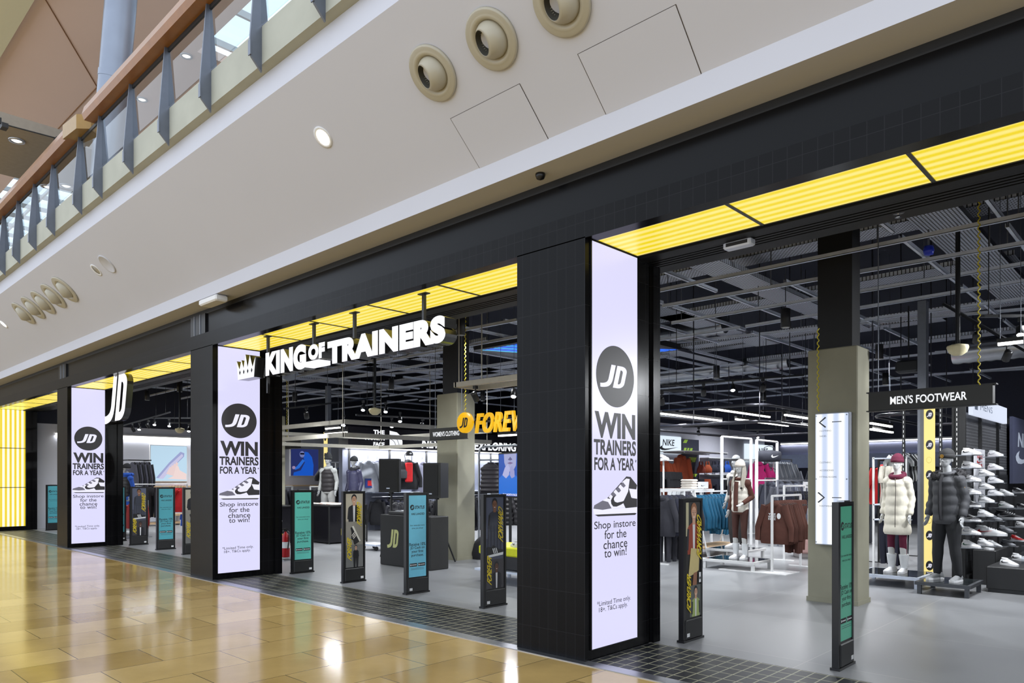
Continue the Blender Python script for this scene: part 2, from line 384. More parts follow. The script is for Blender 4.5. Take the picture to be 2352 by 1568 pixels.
# ---- LED screens in the pillar reveals
E_scr = mat('screen_white', (219, 217, 250), .3, emit=1.0)
E_ink = mat('screen_ink', (52, 51, 54), .4, emit=1.0)
E_grey = mat('screen_grey', (110, 108, 122), .4, emit=1.0)
E_lt = mat('screen_light', (236, 235, 252), .4, emit=1.0)
def trainer_art(mb, x, y, s, M, ink, grey, light, z):
    P = lambda pts: [(x + a * s, y + b * s * .72) for a, b in pts]
    mb.poly(P([(0, .16), (.02, .05), (.1, .02), (.95, 0), (1, .04), (1, .15), (.5, .13)]), z, M, light)
    mb.poly(P([(.03, .04), (.1, .005), (.95, -.01), (.99, .02), (.95, .03), (.1, .04)]), z + .0005, M, ink)
    mb.poly(P([(0, .16), (.02, .2), (.2, .29), (.34, .35), (.56, .56), (.72, .68), (.8, .7), (1, .55), (1, .16), (.5, .14), (.2, .12)]), z + .0005, M, light)
    mb.poly(P([(0, .15), (.02, .21), (.2, .29), (.32, .26), (.4, .14), (.2, .12)]), z + .001, M, grey)
    mb.poly(P([(.30, .33), (.62, .62), (.68, .57), (.42, .30)]), z + .001, M, ink)
    for k in range(6):
        q = .33 + k * .055; mb.poly(P([(q, .35 + k * .045), (q + .05, .40 + k * .045), (q + .12, .33 + k * .045), (q + .07, .29 + k * .045)]), z + .0015, M, grey if k % 2 else light)
    mb.poly(P([(.60, .60), (.74, .69), (.82, .68), (.78, .44), (.66, .24), (.72, .13), (1, .14), (1, .30), (.86, .32), (.80, .5), (.98, .48), (1, .56), (.84, .72), (.74, .73)]), z + .001, M, ink)
    swoosh(mb, x + .38 * s, y + .12 * s, .52 * s, .20 * s, z + .002, M, ink)
def screen(xface, label):
    t = thing('led_screen', label, 'screen', (xface + .002, .07, .09), group='pillar screens')
    W, Hh = .72, 3.60
    MB().box(0, .012, 0, W, 0, Hh).build('housing', BLACK, t)
    M = face_m((.012, 0, 0), '+X'); mb = MB()
    rect(mb, .01, W - .01, .01, Hh - .01, .001, M, E_scr)
    c = W / 2; zy = lambda f: Hh * (1 - f)      # f: share of the screen height from the top
    disc(mb, c, zy(.324), .295, .279, .002, M, E_ink)
    jd(mb, c - .02, zy(.324), .35, .205, .003, M, E_lt, .20)
    text(mb, 'WIN', c, zy(.481), .63, .235, .002, M, E_ink, .045)
    text(mb, 'TRAINERS', c, zy(.523), .655, .140, .002, M, E_ink, .035)
    text(mb, 'FOR A YEAR', c - .01, zy(.561), .62, .116, .002, M, E_ink, .03)
    text(mb, '*', c + .325, zy(.54), .025, .03, .002, M, E_ink, .02)
    trainer_art(mb, .025, zy(.675), .68, M, E_ink, E_grey, E_lt, .002)
    for k, (s, ww) in enumerate((('Shop instore', .64), ('for the', .34), ('chance', .37), ('to win!', .345))):
        text(mb, s, c, zy((.711, .732, .757, .778)[k]), ww, .088 if k in (0,) else .08, .002, M, E_ink, .006)
    text(mb, '*Limited Time only.', c - .02, zy(.899), .52, .058, .002, M, E_ink, .003)
    text(mb, '18+. T&Cs apply.', c - .03, zy(.914), .44, .055, .002, M, E_ink, .003)
    mb.build('display', None, t)
screen(-3.88, 'tall lit white screen on the big black pillar nearest the camera')
screen(-11.24, 'tall lit white screen on the black pillar behind the crown end of the sign')
screen(-18.79, 'tall lit white screen on the far black pillar left of the hanging letters')

# ---- hanging shop-front signs
E_sign = mat('sign_face_white', (250, 250, 255), .4, emit=1.05)
M_ret = mat('letter_return', (96, 96, 96), .18, .9, noise=.01)
def islands(v, f):
    p = list(range(len(v)))
    def fd(a):
        while p[a] != a: p[a] = p[p[a]]; a = p[a]
        return a
    for q in f:
        for i in q[1:]: p[fd(i)] = fd(q[0])
    g = {}
    for k, q in enumerate(f): g.setdefault(fd(q[0]), []).append(k)
    return list(g.values())
def solid_letters(parent, s, x, y, w, h, dep, M, face, side, bold, shear=0.0, name='letter', space=1.0):
    v, f, nz, asp = text_geo(s, bold, shear, .1, space)
    lid = islands(v, f); lid.sort(key=lambda q: min(v[i][0] for k in q for i in f[k]))
    for q in lid:
        used = sorted({i for k in q for i in f[k]}); ix = {a: b for b, a in enumerate(used)}
        mb = MB(); vv = [(x + v[i][0] * w, y + v[i][1] * h, (v[i][2] / .2 - .5) * dep) for i in used]
        for k in q: mb.add([vv[ix[i]] for i in f[k]], [list(range(len(f[k])))], M, face if nz[k] > .9 else side)
        mb.build(name, None, parent)
ys = .16
def zx(u, v): p = on_y(u, v, ys); return p.x, p.z
x0, z0 = zx(555, 872); t = thing('hanging_sign', 'white lit sign of a crown and big block capitals hung over the middle entrance', 'sign', (x0, ys, 0))
M0 = face_m((0, 0, 0), '-Y')
def wordbox(u0, v0t, v0b, u1, v1t, v1b):
    a, zt_ = zx(u0, v0t); _, zb = zx(u0, v0b); b, zt2 = zx(u1, v1t); _, zb2 = zx(u1, v1b)
    return a - x0, (zb + zb2) / 2, b - a, (zt_ + zt2) / 2 - (zb + zb2) / 2
for s, box in (('KING', wordbox(610, 812, 864, 703, 786, 846)), ('OF', wordbox(708, 792, 827, 746, 785, 822)), ('TRAINERS', wordbox(752, 778, 832, 1023, 729, 792))):
    solid_letters(t, s, *box, .17, M0, E_sign, M_ret, .075, 0.0, 'letter', 1.10)
a, b, ww, hh = wordbox(708, 833, 844, 746, 828, 837); MB().box(a, a + ww, -.085, .085, b, b + hh).build('underline', None, t).data.materials.append(E_sign)
a, b, ww, hh = wordbox(557, 832, 873, 598, 820, 867)
cr = [(0, 1), (0, 0), (1, 0), (1, 1), (.88, .6), (.80, 1.02), (.74, 1.18), (.66, .7), (.56, .98), (.5, 1.3), (.42, .66), (.34, 1.0), (.26, 1.0), (.2, .62)]
cr = [(-.02, 1), (.05, 0), (.95, 0), (1.02, 1), (.87, .52), (.72, 1.16), (.6, .55), (.48, 1.25), (.37, .55), (.25, 1.0), (.14, .52)]
mb = MB(); mb.prism([(a + p[0] * ww, b + p[1] * hh) for p in cr], -.085, .085, M0, E_sign, M_ret)
for q in (.17, .39, .61, .83): mb.poly([(a + (q + dx) * ww, b + (.36 + dy) * hh) for dx, dy in ((0, -.14), (.05, 0), (0, .14), (-.05, 0))], .087, M0, INK)
mb.build('crown', None, t)
for u in (603, 708, 801, 960):
    x = on_y(u, 800, ys).x - x0
    MB().box(x - .018, x + .018, .07, .106, 2.85 if u == 603 else 3.2, 3.684).box(x - .07, x + .07, .05, .12, 3.676, 3.688).build('hanger', BLACK, t)
# hanging JD letters
ys = .20; c0 = zx(250, 968); c1 = zx(302, 862)
t = thing('hanging_sign', 'white lit letter pair hung from a post over the entrance left of the crown sign', 'sign', (c0[0], ys, 0))
h = zx(270, 862)[1] - zx(270, 968)[1]; zc = (zx(270, 862)[1] + zx(270, 968)[1]) / 2; wd = c1[0] - c0[0]
for poly_, nm in ((J_POLY, 'letter'),):
    T = lambda p: (wd * .48 + (p[0] + (p[1] - .5) * .2 - .5) * wd * .85, zc + (p[1] - .5) * h * .98)
    mb = MB(); mb.prism([T(p) for p in poly_][::-1], -.06, .06, M0, E_sign, M_ret); mb.build('letter', None, t)
    o = [T(p) for p in D_OUT]; i = [T(p) for p in D_IN]; mb = MB()
    nd = len(o)
    for zz, m_ in ((.06, E_sign), (-.06, M_ret)): mb.add([(p[0], p[1], zz) for p in o + i], [(k, nd + k, nd + (k + 1) % nd, (k + 1) % nd) for k in range(nd)], M0, m_)
    for L_ in (o, i): mb.add([(p[0], p[1], -.06) for p in L_] + [(p[0], p[1], .06) for p in L_], [(k, (k + 1) % nd, nd + (k + 1) % nd, nd + k) for k in range(nd)], M0, M_ret)
    mb.build('letter', None, t)
MB().box(wd * .5 - .02, wd * .5 + .02, -.02, .02, zc + h * .4, 3.688).box(wd * .5 - .1, wd * .5 + .1, -.06, .02, 3.67, 3.689).build('hanger', BLACK, t)

# ---- mall bulkhead fittings
NS = Vector((0, -.92, -1)).normalized()           # outward normal of the sloping face
def on_slope(u, v):
    r = ray(u); q = (HY - v) / FP; tt = 7.376 / (q + .92 * r[1])
    return Vector((tt * r[0], tt * r[1] + CAMY, EYE + q * tt))
RS = NS.to_track_quat('Z', 'Y').to_matrix().to_4x4()
def slope_thing(name, label, cat, u, v, group=None, off=0.0):
    t = thing(name, label, cat, on_slope(u, v) + NS * off, group=group); t.rotation_euler = RS.to_euler(); return t
M_noz = mat('nozzle_cream', (176, 170, 152), .35, noise=.02)
def nozzle(u, v, s, label, aim):
    t = slope_thing('air_nozzle', label, 'air nozzle', u, v, 'round air nozzles')
    MB().lathe([(.0001, -.02), (.30 * s, -.0), (.30 * s, .018), (.285 * s, .03), (.25 * s, .022), (.235 * s, .03), (.205 * s, .026), (.18 * s, -.0)], 40).build('flange', M_noz, t)
    A = Vector(aim).to_track_quat('Z', 'Y').to_matrix().to_4x4(); ctr = Matrix.Translation((0, 0, -.02))
    prof = [(.185 * s * math.sin(a), .185 * s * math.cos(a)) for a in [math.radians(d) for d in (120, 105, 90, 75, 62, 50, 40)]] + [(.105 * s, .06)]
    MB().lathe(prof, 32, ctr @ A).build('ball', M_noz, t)
    MB().lathe([(.117 * s, .138 * s), (.10 * s, .04), (.09 * s, -.05), (.0001, -.055)], 28, ctr @ A).build('throat', mat('nozzle_throat', (58, 56, 48), .6), t)
dia = lambda u, v: 1.0
for k, (u, v) in enumerate([(995, 168), (1130, 90), (1291, 5)]):
    nozzle(u, v, .80, f'big round cream air nozzle in the sloping ceiling, {["left", "middle", "right"][k]} of the near three', (-.45, .2, 1))
for k, (u, v) in enumerate([(150, 664), (124, 679), (100, 694), (77, 706), (55, 719)]):
    nozzle(u, v, .95, f'round cream air nozzle far along the sloping ceiling, {ORD[k]} from the right of five', (-.35, .3, 1))
E_lamp = mat('lamp_warm', (255, 246, 226), .4, emit=9.0)
for (u, v, lit, lab) in ((742, 315, 1, 'lit recessed downlight glowing in the middle of the sloping ceiling'), (8, 744, 1, 'lit recessed downlight at the far left end of the sloping ceiling'), (221, 620, 0, 'unlit recessed downlight with a tilted lamp near the far air nozzles')):
    t = slope_thing('downlight', lab, 'downlight', u, v)
    MB().lathe([(.115, 0), (.115, .008), (.085, .006), (.08, -.0)], 28).build('trim_ring', WHITE, t)
    MB().lathe([(.08, .003), (.05, .012), (.0001, .016)], 20).build('lamp', E_lamp if lit else CHROME, t)
    if lit: p = on_slope(u, v); spot('downlight_beam', p + NS * .05, p + Vector((0, -1.6, -5)), 60, (1, .93, .8), 1.9, .05)
t = slope_thing('ceiling_speaker', 'flat pale round speaker grille beside the far unlit downlight', 'ceiling speaker', 246, 606)
MB().lathe([(.17, 0), (.17, .012), (.15, .016), (.145, .012), (.0001, .012)], 32).build('grille', mat('grille_pale', (192, 192, 196), .5), t)
def hatch(c, label):
    P = [on_slope(*p) for p in c]; t = thing('access_hatch', label, 'access hatch', P[0])
    q = [p - P[0] for p in P]; mid = sum(q, Vector()) / 4
    MB().add([tuple(p + NS * .0015) for p in q], [(0, 1, 2, 3)]).build('gap', mat('hatch_gap', (70, 60, 48), .8), t)
    qq = [p + (mid - p).normalized() * .008 for p in q]
    MB().add([tuple(p + NS * .001) for p in qq] + [tuple(p + NS * .004) for p in qq], [(4, 5, 6, 7), (0, 1, 5, 4), (1, 2, 6, 5), (2, 3, 7, 6), (3, 0, 4, 7)]).build('panel', m_sof, t)
hatch([(1034, 272), (1102, 387), (1262, 322), (1194, 191)], 'square access hatch outlined in the sloping ceiling below the near nozzles')
hatch([(1326, 124), (1392, 264), (1613, 172), (1553, 9)], 'square access hatch outlined in the sloping ceiling to the right of the nozzles')
t = thing('sensor_box', 'small white box fixed under the ceiling lip above the crown pillar', 'sensor', on_y(490, 700, -.12))
MB().bbox(-.30, .30, -.10, .10, 0.01, .105, .02).build('case', WHITE, t)
p = on_y(1241, 411, -.06); t = thing('security_camera', 'small black dome camera under the ceiling lip above the big pillar', 'camera', (p.x, p.y, 4.36))
MB().lathe([(.0001, 0), (.045, 0), (.045, -.02), (.035, -.045), (.0001, -.06)], 16).build('dome', BLACK, t)

# ================================================================== upper level
YB = -1.40
m_beam = mat('beam_concrete', (172, 172, 158), .8, noise=.07, scale=3, bump=.1)
struct(MB().box(XL, XR, YB, YB + .22, 5.82, 6.21).build('wall_balcony_edge', m_beam))
t = thing('balustrade', 'upper balcony balustrade of steel fins, glass panes and wooden handrail', 'balustrade', (0, YB, 0))
m_fin = mat('fin_steel', (112, 118, 130), .4, .5, noise=.05)
m_wood = mat('rail_wood', (142, 92, 38), .3, noise=.12, scale=8)
m_gl = glass_mat('balustrade_glass', (.86, .88, .88))
xs = [on_y(u, v, YB - .1).x for u, v in ((724, 76), (579, 187), (464, 277), (369, 352), (288, 412), (218, 463), (172, 502), (111, 540))]
stp = (xs[0] - xs[6]) / 6
xs = [xs[0] + stp * k for k in (5, 4, 3, 2, 1)] + xs + [xs[7] - stp * k for k in range(1, 18)]
fin = [(-.05, 7.0), (-.13, 6.0), (-.115, 5.86), (.0, 5.74), (.0, 6.22), (.07, 6.22), (.0, 7.0)]
for x in xs:
    MB().prism(fin, -.012, .012, Matrix.Translation((x, 0, 0)) @ Matrix.Rotation(PI / 2, 4, 'Z') @ Matrix.Rotation(PI / 2, 4, 'X')).box(x - .025, x + .025, -.132, -.12, 5.87, 6.02).build('baluster', m_fin, t)
for a, b in zip(xs[1:], xs): MB().box(a + .02, b - .02, -.012, 0, 6.23, 6.93).build('glass_pane', m_gl, t)
def rail(x0, x1):
    pr = [(-.16, 6.95), (-.19, 7.03), (-.16, 7.15), (-.08, 7.19), (.02, 7.19), (.05, 7.1), (.03, 6.95)]
    MB().prism(pr, x0, x1, Matrix.Rotation(PI / 2, 4, 'Z') @ Matrix.Rotation(PI / 2, 4, 'X')).build('handrail', m_wood, t)
xg0 = on_y(181, 290, YB).x; xg1 = on_y(220, 255, YB).x
rail(XL, xg0); rail(xg1, XR)
MB().prism([(xg0 - .1, -.2), (xg0 + .45, -.16), (xg0 + .6, 0), (xg0 + .5, .18), (xg0 - .1, .05)], 6.95, 7.17).build('rail_end', mat('rail_end_brass', (150, 116, 52), .3), t)
MB().box(XL, XR, -.02, .005, 6.90, 6.95).build('glazing_channel', SATIN, t)
# upper mall ceiling, pinkish plaster with two skylight openings
m_pink = mat('upper_plaster', (226, 200, 186), .8, noise=.02, scale=.6)
Zc = 11.5
up = MB()
YC0, YC1 = -1.0, 12.0
up.box(-54, -41, YC0, YC1, Zc, Zc + .2); up.box(-41, -28, YC0, 1.0, Zc, Zc + .2); up.box(-41, -28, 5.2, YC1, Zc, Zc + .2); up.box(-28, -16.9, YC0, YC1, Zc, Zc + .2); up.box(-16.9, -5.4, YC0, 2.16, Zc, Zc + .2); up.box(-16.9, -5.4, 7.7, YC1, Zc, Zc + .2)
struct(up.build('ceiling_upper', m_pink))
struct(MB().box(-54, -5.4, YC0 - .5, YC0, Zc - .15, Zc + 1).build('trim_4', mat('atrium_beam', (214, 208, 176), .8, noise=.01)))
# seams in the plaster
A, B, C_ = on_floor(105, 0, Zc - .005), on_floor(223, 200, Zc - .005), on_floor(125, 305, Zc - .005)
for p, q, k in ((A, B, 5), (B, C_, 6)): struct(MB().tube([p, q], .014, 6).build(f'trim_{k}', mat('seam_brown', (138, 98, 62), .8)))
# skylights
struct(MB().box(XL, XR, YB + .22, 25, 6.32, 6.4).build('floor_upper', mat('upper_floor', (186, 180, 170), .4, noise=.03, scale=1)))
struct(MB().box(XL, XR, 12, 12.2, 6.4, 11.5).build('wall_upper', m_pink))
m_sky = glass_mat('skylight_glass', (.88, .95, .98))
for k, (a, b, c, d) in enumerate(((-16.9, -5.4, 2.16, 7.7), (-41, -28, 1.0, 5.2))):
    struct(MB().box(a, b, c, d, Zc + .5, Zc + .52).build(f'window_{k + 1}', m_sky))
    fr = MB(); nx = int((b - a) / 1.4)
    for i in range(nx + 1): x = a + (b - a) * i / nx; fr.box(x - .035, x + .035, c, d, Zc + .35, Zc + .5)
    for i in range(4): y = c + (d - c) * i / 3; fr.box(a, b, y - .035, y + .035, Zc + .38, Zc + .48)
    struct(fr.build(f'trim_{k + 7}', mat('skylight_frame', (190, 194, 196), .5)))
# lower soffit on the upper level, with downlights and a track
struct(MB().box(-18.6, -15.9, -1.95, 5, 8.1, 8.3).build('ceiling_upper_lower', mat('soffit_taupe', (150, 140, 126), .8)))
m_ring = CHROME
for k, (u, v, z) in enumerate(((38, 322, 8.1), (326, 228, 11.5), (428, 128, 11.5), (110, 428, 8.1), (152, 426, 8.1))):
    p = on_floor(u, v, z); t = thing('downlight', ['recessed chrome downlight at the left edge beyond the balustrade', 'recessed chrome downlight seen behind the balustrade glass beside the steel column', 'recessed chrome downlight seen behind the balustrade below the skylight', 'left of two small downlights behind the far balustrade glass', 'right of two small downlights behind the far balustrade glass'][k], 'downlight', p)
    MB().lathe([(.14, 0), (.14, -.02), (.1, -.025), (.09, .0)], 24).build('trim_ring', m_ring, t)
    MB().lathe([(.09, -.005), (.05, -.03), (.0001, -.035)], 16).build('lamp', mat('lamp_soft', (255, 250, 240), .4, emit=1.5), t)
# leaning steel column
p0 = on_y(257, 250, -.3); p1 = on_y(278, 0, -.3); d = (p1 - p0)
m_col = mat('column_steel', (140, 148, 162), .32, .6, noise=.06, scale=3)
t = thing('steel_column', 'leaning grey steel column rising behind the balcony handrail', 'column', (p0.x, p0.y, 6.2))
k0 = (6.2 - p0.z) / d.z; k1 = (11.5 - p0.z) / d.z
bot, top = p0 + d * k0 - Vector((p0.x, p0.y, 6.2)), p0 + d * k1 - Vector((p0.x, p0.y, 6.2))
MB().tube([bot, bot + (top - bot) * .55], .27, 32).build('shaft', m_col, t)
MB().tube([bot + (top - bot) * .55, top], .265, 32).build('shaft', m_col, t)
MB().tube([bot + (top - bot) * .54, bot + (top - bot) * .56], .278, 32).build('collar', m_col, t)
# hanging lighting track on the upper level
a, b = on_floor(0, 283, 8.0), on_floor(147, 322, 8.0)
t = thing('lighting_track', 'thin dark lighting track with two clips at the upper left', 'lighting track', a)
MB().tube([(0, 0, 0), b - a], .012, 6).build('track', SATIN, t)
for s in (.06, .9): q = (b - a) * s; MB().box(q.x - .09, q.x + .09, q.y - .05, q.y + .05, q.z - .08, q.z + .0).build('clip', SATIN, t)
MB().box(-.02, .02, -.02, .02, 0, .1).build('stem', SATIN, t)
# ================================================================== inside the shop: columns, ceiling services, lamps
def column(x0, x1, y0, y1, h, u0, u1):
    struct(MB().bbox(x0, x1, y0, y1, 0, h, .012).box(x0 - .012, x1 + .012, y0 - .012, y1 + .012, 0, .06).build('wall_column', M_conc))
    struct(MB().box(x0 + u0, x1 - u1, y0 + .08, y1 - .08, h, 6.2).build('wall_column_upper', SATIN))
column(-3.74, -3.12, 4.55, 5.0, 3.27, .10, .09)
column(-11.09, -10.48, 4.47, 4.95, 3.27, .10, .09)
column(-18.5, -17.9, 4.5, 4.95, 3.27, .1, .1)

M_tray = tile_mat('perforated_tray', (208, 215, 230), (214, 220, 234), (60, 62, 72), .06, .04, .008, .35, offs=.5, noise=.06, bump=0)
def strut(p, q, label, group, wdt=.045, hgt=.05, m=None, name='ceiling_channel'):
    p, q = Vector(p), Vector(q); d = q - p; L_ = d.length
    t = MB().box(0, L_, -wdt / 2, wdt / 2, 0, .006).box(0, L_, -wdt / 2, -wdt / 2 + .005, 0, hgt).box(0, L_, wdt / 2 - .005, wdt / 2, 0, hgt).build(name, m or GALV)
    t.location = p; t.rotation_euler = (0, -math.atan2(d.z, math.hypot(d.x, d.y)), math.atan2(d.y, d.x)); return tag(t, label, 'ceiling channel' if name == 'ceiling_channel' else 'cable tray', group)
R = random.Random(11)
ylist = [2.3, 3.3, 4.3, 5.4, 6.4, 7.6, 8.8, 10.2, 11.6, 13.2, 15, 17, 19]
for y in ylist:
    x = -26.0
    while x < 5:
        L_ = R.uniform(5, 8); x2 = min(x + L_, 6)
        if R.random() < .86: strut((x, y, 4.36 + R.choice((0, .06, .3))), (x2 - .1, y, 4.36 + R.choice((0, .06))), 'galvanised channel of the suspended grid running along the shop front', 'ceiling channels along the shop')
        x = x2
xg = [-24, -22, -20, -18.2, -16.4, -14.8, -13, -11.9, -10.2, -9.2, -8.3, -7.4, -6.4, -5.4, -4.4, -2.6, -1.6, -.6, .4, 1.6]
for x in xg:
    y = 1.9
    while y < 19:
        L_ = R.uniform(2.2, 4.5)
        if R.random() < .8: strut((x, y, 4.45), (x, y + L_, 4.45), 'galvanised channel of the suspended grid running into the shop', 'ceiling channels into the shop')
        y += L_ + .3
for (x, y, L_, wdt, z) in ((-2.3, 3.0, 7.5, .55, 4.72), (-5.3, 3.2, 8, .5, 4.75), (-7.8, 3.4, 9, .6, 4.9), (-9.4, 6, 8, .4, 4.7), (-12.8, 2.6, 10, .5, 4.7), (-15.2, 3, 10, .5, 4.8), (-17, 2.4, 10, .5, 4.8), (-20.4, 3, 8, .5, 4.7), (-.3, 4, 8, .5, 4.8), (-23, 3, 7, .5, 4.7)):
    strut((x, y, z), (x, y + L_, z), 'wide perforated cable tray running into the shop under the dark ceiling', 'cable trays', wdt, .07, M_tray, 'cable_tray')
for (x0_, x1_, y, z) in ((-10, -2, 8.1, 4.9), (-10, 0, 10.9, 4.8), (-9, 2, 14, 4.8), (-24, -12, 7, 4.8), (-22, -13, 10, 4.8), (-20, -4, 12.6, 5), (-10, 2, 6.1, 5.1)):
    strut((x0_, y, z), (x1_, y, z), 'wide perforated cable tray running along the shop under the dark ceiling', 'cable trays across', .5, .07, M_tray, 'cable_tray')
def duct(p, q, r, label):
    p, q = Vector(p), Vector(q); n = int((q - p).length / .09); pts = [p.lerp(q, i / n) for i in range(n + 1)]
    o = MB().tube([a - p for a in pts], [r * (1.0 + .06 * (i % 2)) for i in range(n + 1)], 16).build('air_duct', CHROME); o.location = p; tag(o, label, 'duct')
duct(at_depth(1500, 868, 22), at_depth(1812, 828, 19.5), .22, 'ribbed silver air duct high up behind the right-hand entrance')
duct((-3.6, 11.6, 4.1), (2.5, 11.6, 4.1), .22, 'ribbed silver air duct high above the trainer wall')
duct((-17.5, 3.2, 4.3), (-14.6, 3.2, 4.0), .24, 'ribbed silver air duct hanging behind the crown sign')
duct((-11.5, 9.6, 4.95), (-7.5, 9.6, 4.95), .2, 'ribbed silver air duct beside the concrete column in the middle entrance')
# hanger rods
M_rod = mat('rod_grey', (120, 124, 134), .4, .6, noise=.03)
rodm = MB().cyl((0, 0, 0), (0, 0, 1), .008, 6).mesh('hanger_rod', M_rod)
for k in range(70):
    x, y = R.choice(xg) + R.uniform(-.3, .3), R.choice(ylist)
    o = link('hanger_rod', rodm); o.location = (x, y, 4.4); o.scale = (1, 1, 1.8); tag(o, 'thin steel hanger rod between the ceiling grid and the dark ceiling', 'hanger rod', 'hanger rods')

# ---- spotlights
E_spot = mat('spot_lens', (240, 246, 255), .3, emit=14)
def make_spot(lit):
    t = thing('spotlight', 'spot', 'spotlight')
    MB().box(-.03, .03, -.03, .03, .0, .05).cyl((0, 0, 0), (0, 0, -.10), .012, 8).build('stem', BLACK, t)
    A = Matrix.Translation((0, 0, -.13)) @ Matrix.Rotation(math.radians(-38), 4, 'X')
    MB().lathe([(.0001, .09), (.045, .085), (.05, .06), (.05, -.06), (.044, -.065), (.04, -.05)], 16, A).build('head', BLACK, t)
    MB().lathe([(.041, -.052), (.02, -.048), (.0001, -.047)], 14, A).build('lens', E_spot if lit else CHROME, t)
    return t
SPOT = {}
def spotlight(p, aim, label, lit=True, power=55, pw=True):
    rz = math.atan2(aim[1] - p.y, aim[0] - p.x) + PI / 2
    if lit not in SPOT: SPOT[lit] = t = make_spot(lit); t.location = p; t.rotation_euler = (0, 0, rz); t['label'] = label; t['group'] = 'track spotlights'
    else: t = dup(SPOT[lit], p, rz, label)
    if lit and pw:
        d = Vector((math.sin(rz), -math.cos(rz), 0)) * .08 
        q = Vector(p) + Vector((0, 0, -.19)) + Vector((math.cos(rz - PI / 2), math.sin(rz - PI / 2), 0)) * .055
        spot('spot_beam', q, aim, power)
spots = [  # pixel, depth, aim
 (1616, 886, 14, 'left of three in a row above the teal rack'), (1683, 876, 14, 'middle of three in a row above the teal rack'), (1752, 876, 14, 'right of three in a row above the teal rack'),
 (2244, 755, 10, 'left of the pole lamp by the trainer wall'), (2313, 795, 9.5, 'low right of the footwear sign chain'), (2344, 738, 9, 'brightest, at the right edge of the picture'), (1520, 905, 13, 'just inside the big pillar'),
 (834, 924, 16, 'bright, right above the hanging rail corner'), (704, 940, 15, 'on the left of the middle entrance'), (789, 958, 15.2, 'sitting on the near corner of the hanging rail frame'), (919, 951, 17, 'bright, left of the disc sign'), (900, 963, 17, 'below the bright one left of the disc sign'), (971, 966, 18, 'nearest the disc sign on its left'), (886, 928, 16, 'on the black track below the block capitals'),
 (306, 976, 21, 'leftmost on the track seen under the hanging letters'), (320, 973, 21, 'second on the track seen under the hanging letters'), (341, 968, 21, 'third on the track seen under the hanging letters'), (355, 962, 21, 'fourth on the track seen under the hanging letters'), (389, 965, 21, 'bright, alone right of the hanging letters'), (434, 976, 20, 'beside the crown pillar in the left entrance'),
 (1092, 893, 11.5, 'under the pale beam by the concrete column'), (1180, 886, 11.5, 'under the pale beam beside the big pillar'), (1605, 985, 22, 'far back above the green-lettered panel'), (1740, 992, 23, 'far back above the black sports bag'), (1800, 950, 16, 'at the end of the tube lights left of the column')]
for k, (u, v, d, wh) in enumerate(spots):
    p = at_depth(u, v, d); a = Vector((p.x + R.uniform(-1.6, .2), p.y + R.uniform(1.0, 2.4), 0.6))
    if k % 2 or 'bright' in wh: a = Vector((p.x * .72, p.y - 3.2, 0.6))
    if u > 2240 and u < 2320: a = Vector((-2.7, p.y + 1.0, 1.0))
    spotlight(p, a, ('lit black track spotlight ' + wh), True, 80, a.y > p.y)
p = Vector((.3, 6.4, 3.5)); spotlight(p, Vector((-3.1, 4.85, 1.7)), 'added black fill spotlight turned towards the side of the right concrete column', True, 420)  # fill lamp added out of view to brighten the column side
# tracks holding them
def ltrack(p, q, label):
    p, q = Vector(p), Vector(q); t = thing('lighting_track', label, 'lighting track', p, 0, 'lighting tracks'); d = q - p
    o = MB().box(0, d.length, -.018, .018, .05, .085).build('rail', BLACK, t); o.rotation_euler = (0, -math.asin(d.z / d.length), math.atan2(d.y, d.x))
    for f in (.1, .9): MB().cyl((d.x * f, d.y * f, d.z * f + .07), (d.x * f, d.y * f, 6.2 - p.z), .006, 6).build('rod', BLACK, t)
def through(us, ext=.8): 
    a, b = at_depth(*us[0]), at_depth(*us[1]); d = (b - a).normalized(); return a - d * ext, b + d * ext
ltrack((-.4, 6.4, 3.5), (1.0, 6.4, 3.5), 'short black track added in front of the trainer wall for the fill spotlight')  # added out of view, only carries the column fill lamp
for a_, b_, l_ in (((1520, 905, 13), (1545, 905, 13), 'just inside the big pillar'), ((2344, 738, 9), (2352, 738, 9), 'at the right edge of the picture'), ((389, 965, 21), (400, 965, 21), 'right of the hanging letters'), ((434, 976, 20), (440, 976, 20), 'beside the crown pillar'), ((1605, 985, 22), (1620, 985, 22), 'far back above the lime-lettered board'), ((1740, 992, 23), (1755, 992, 23), 'far back above the sports bag'), ((1800, 950, 16), (1810, 950, 16), 'left of the right concrete column')): ltrack(*through([a_, b_], .5), 'short black lighting track ' + l_)
ltrack(*through([(1616, 886, 14), (1752, 876, 14)]), 'black lighting track over the teal rack holding three lit spotlights')
ltrack(*through([(2244, 755, 10), (2313, 795, 9.5)]), 'black lighting track near the trainer wall at the right')
ltrack(*through([(704, 940, 15), (834, 924, 16)], .5), 'black lighting track across the middle entrance below the sign')
ltrack(*through([(900, 963, 17), (971, 966, 18)], 1.2), 'black lighting track left of the yellow disc sign')
ltrack(*through([(306, 976, 21), (355, 962, 21)], .5), 'black lighting track in the left entrance holding four spotlights')

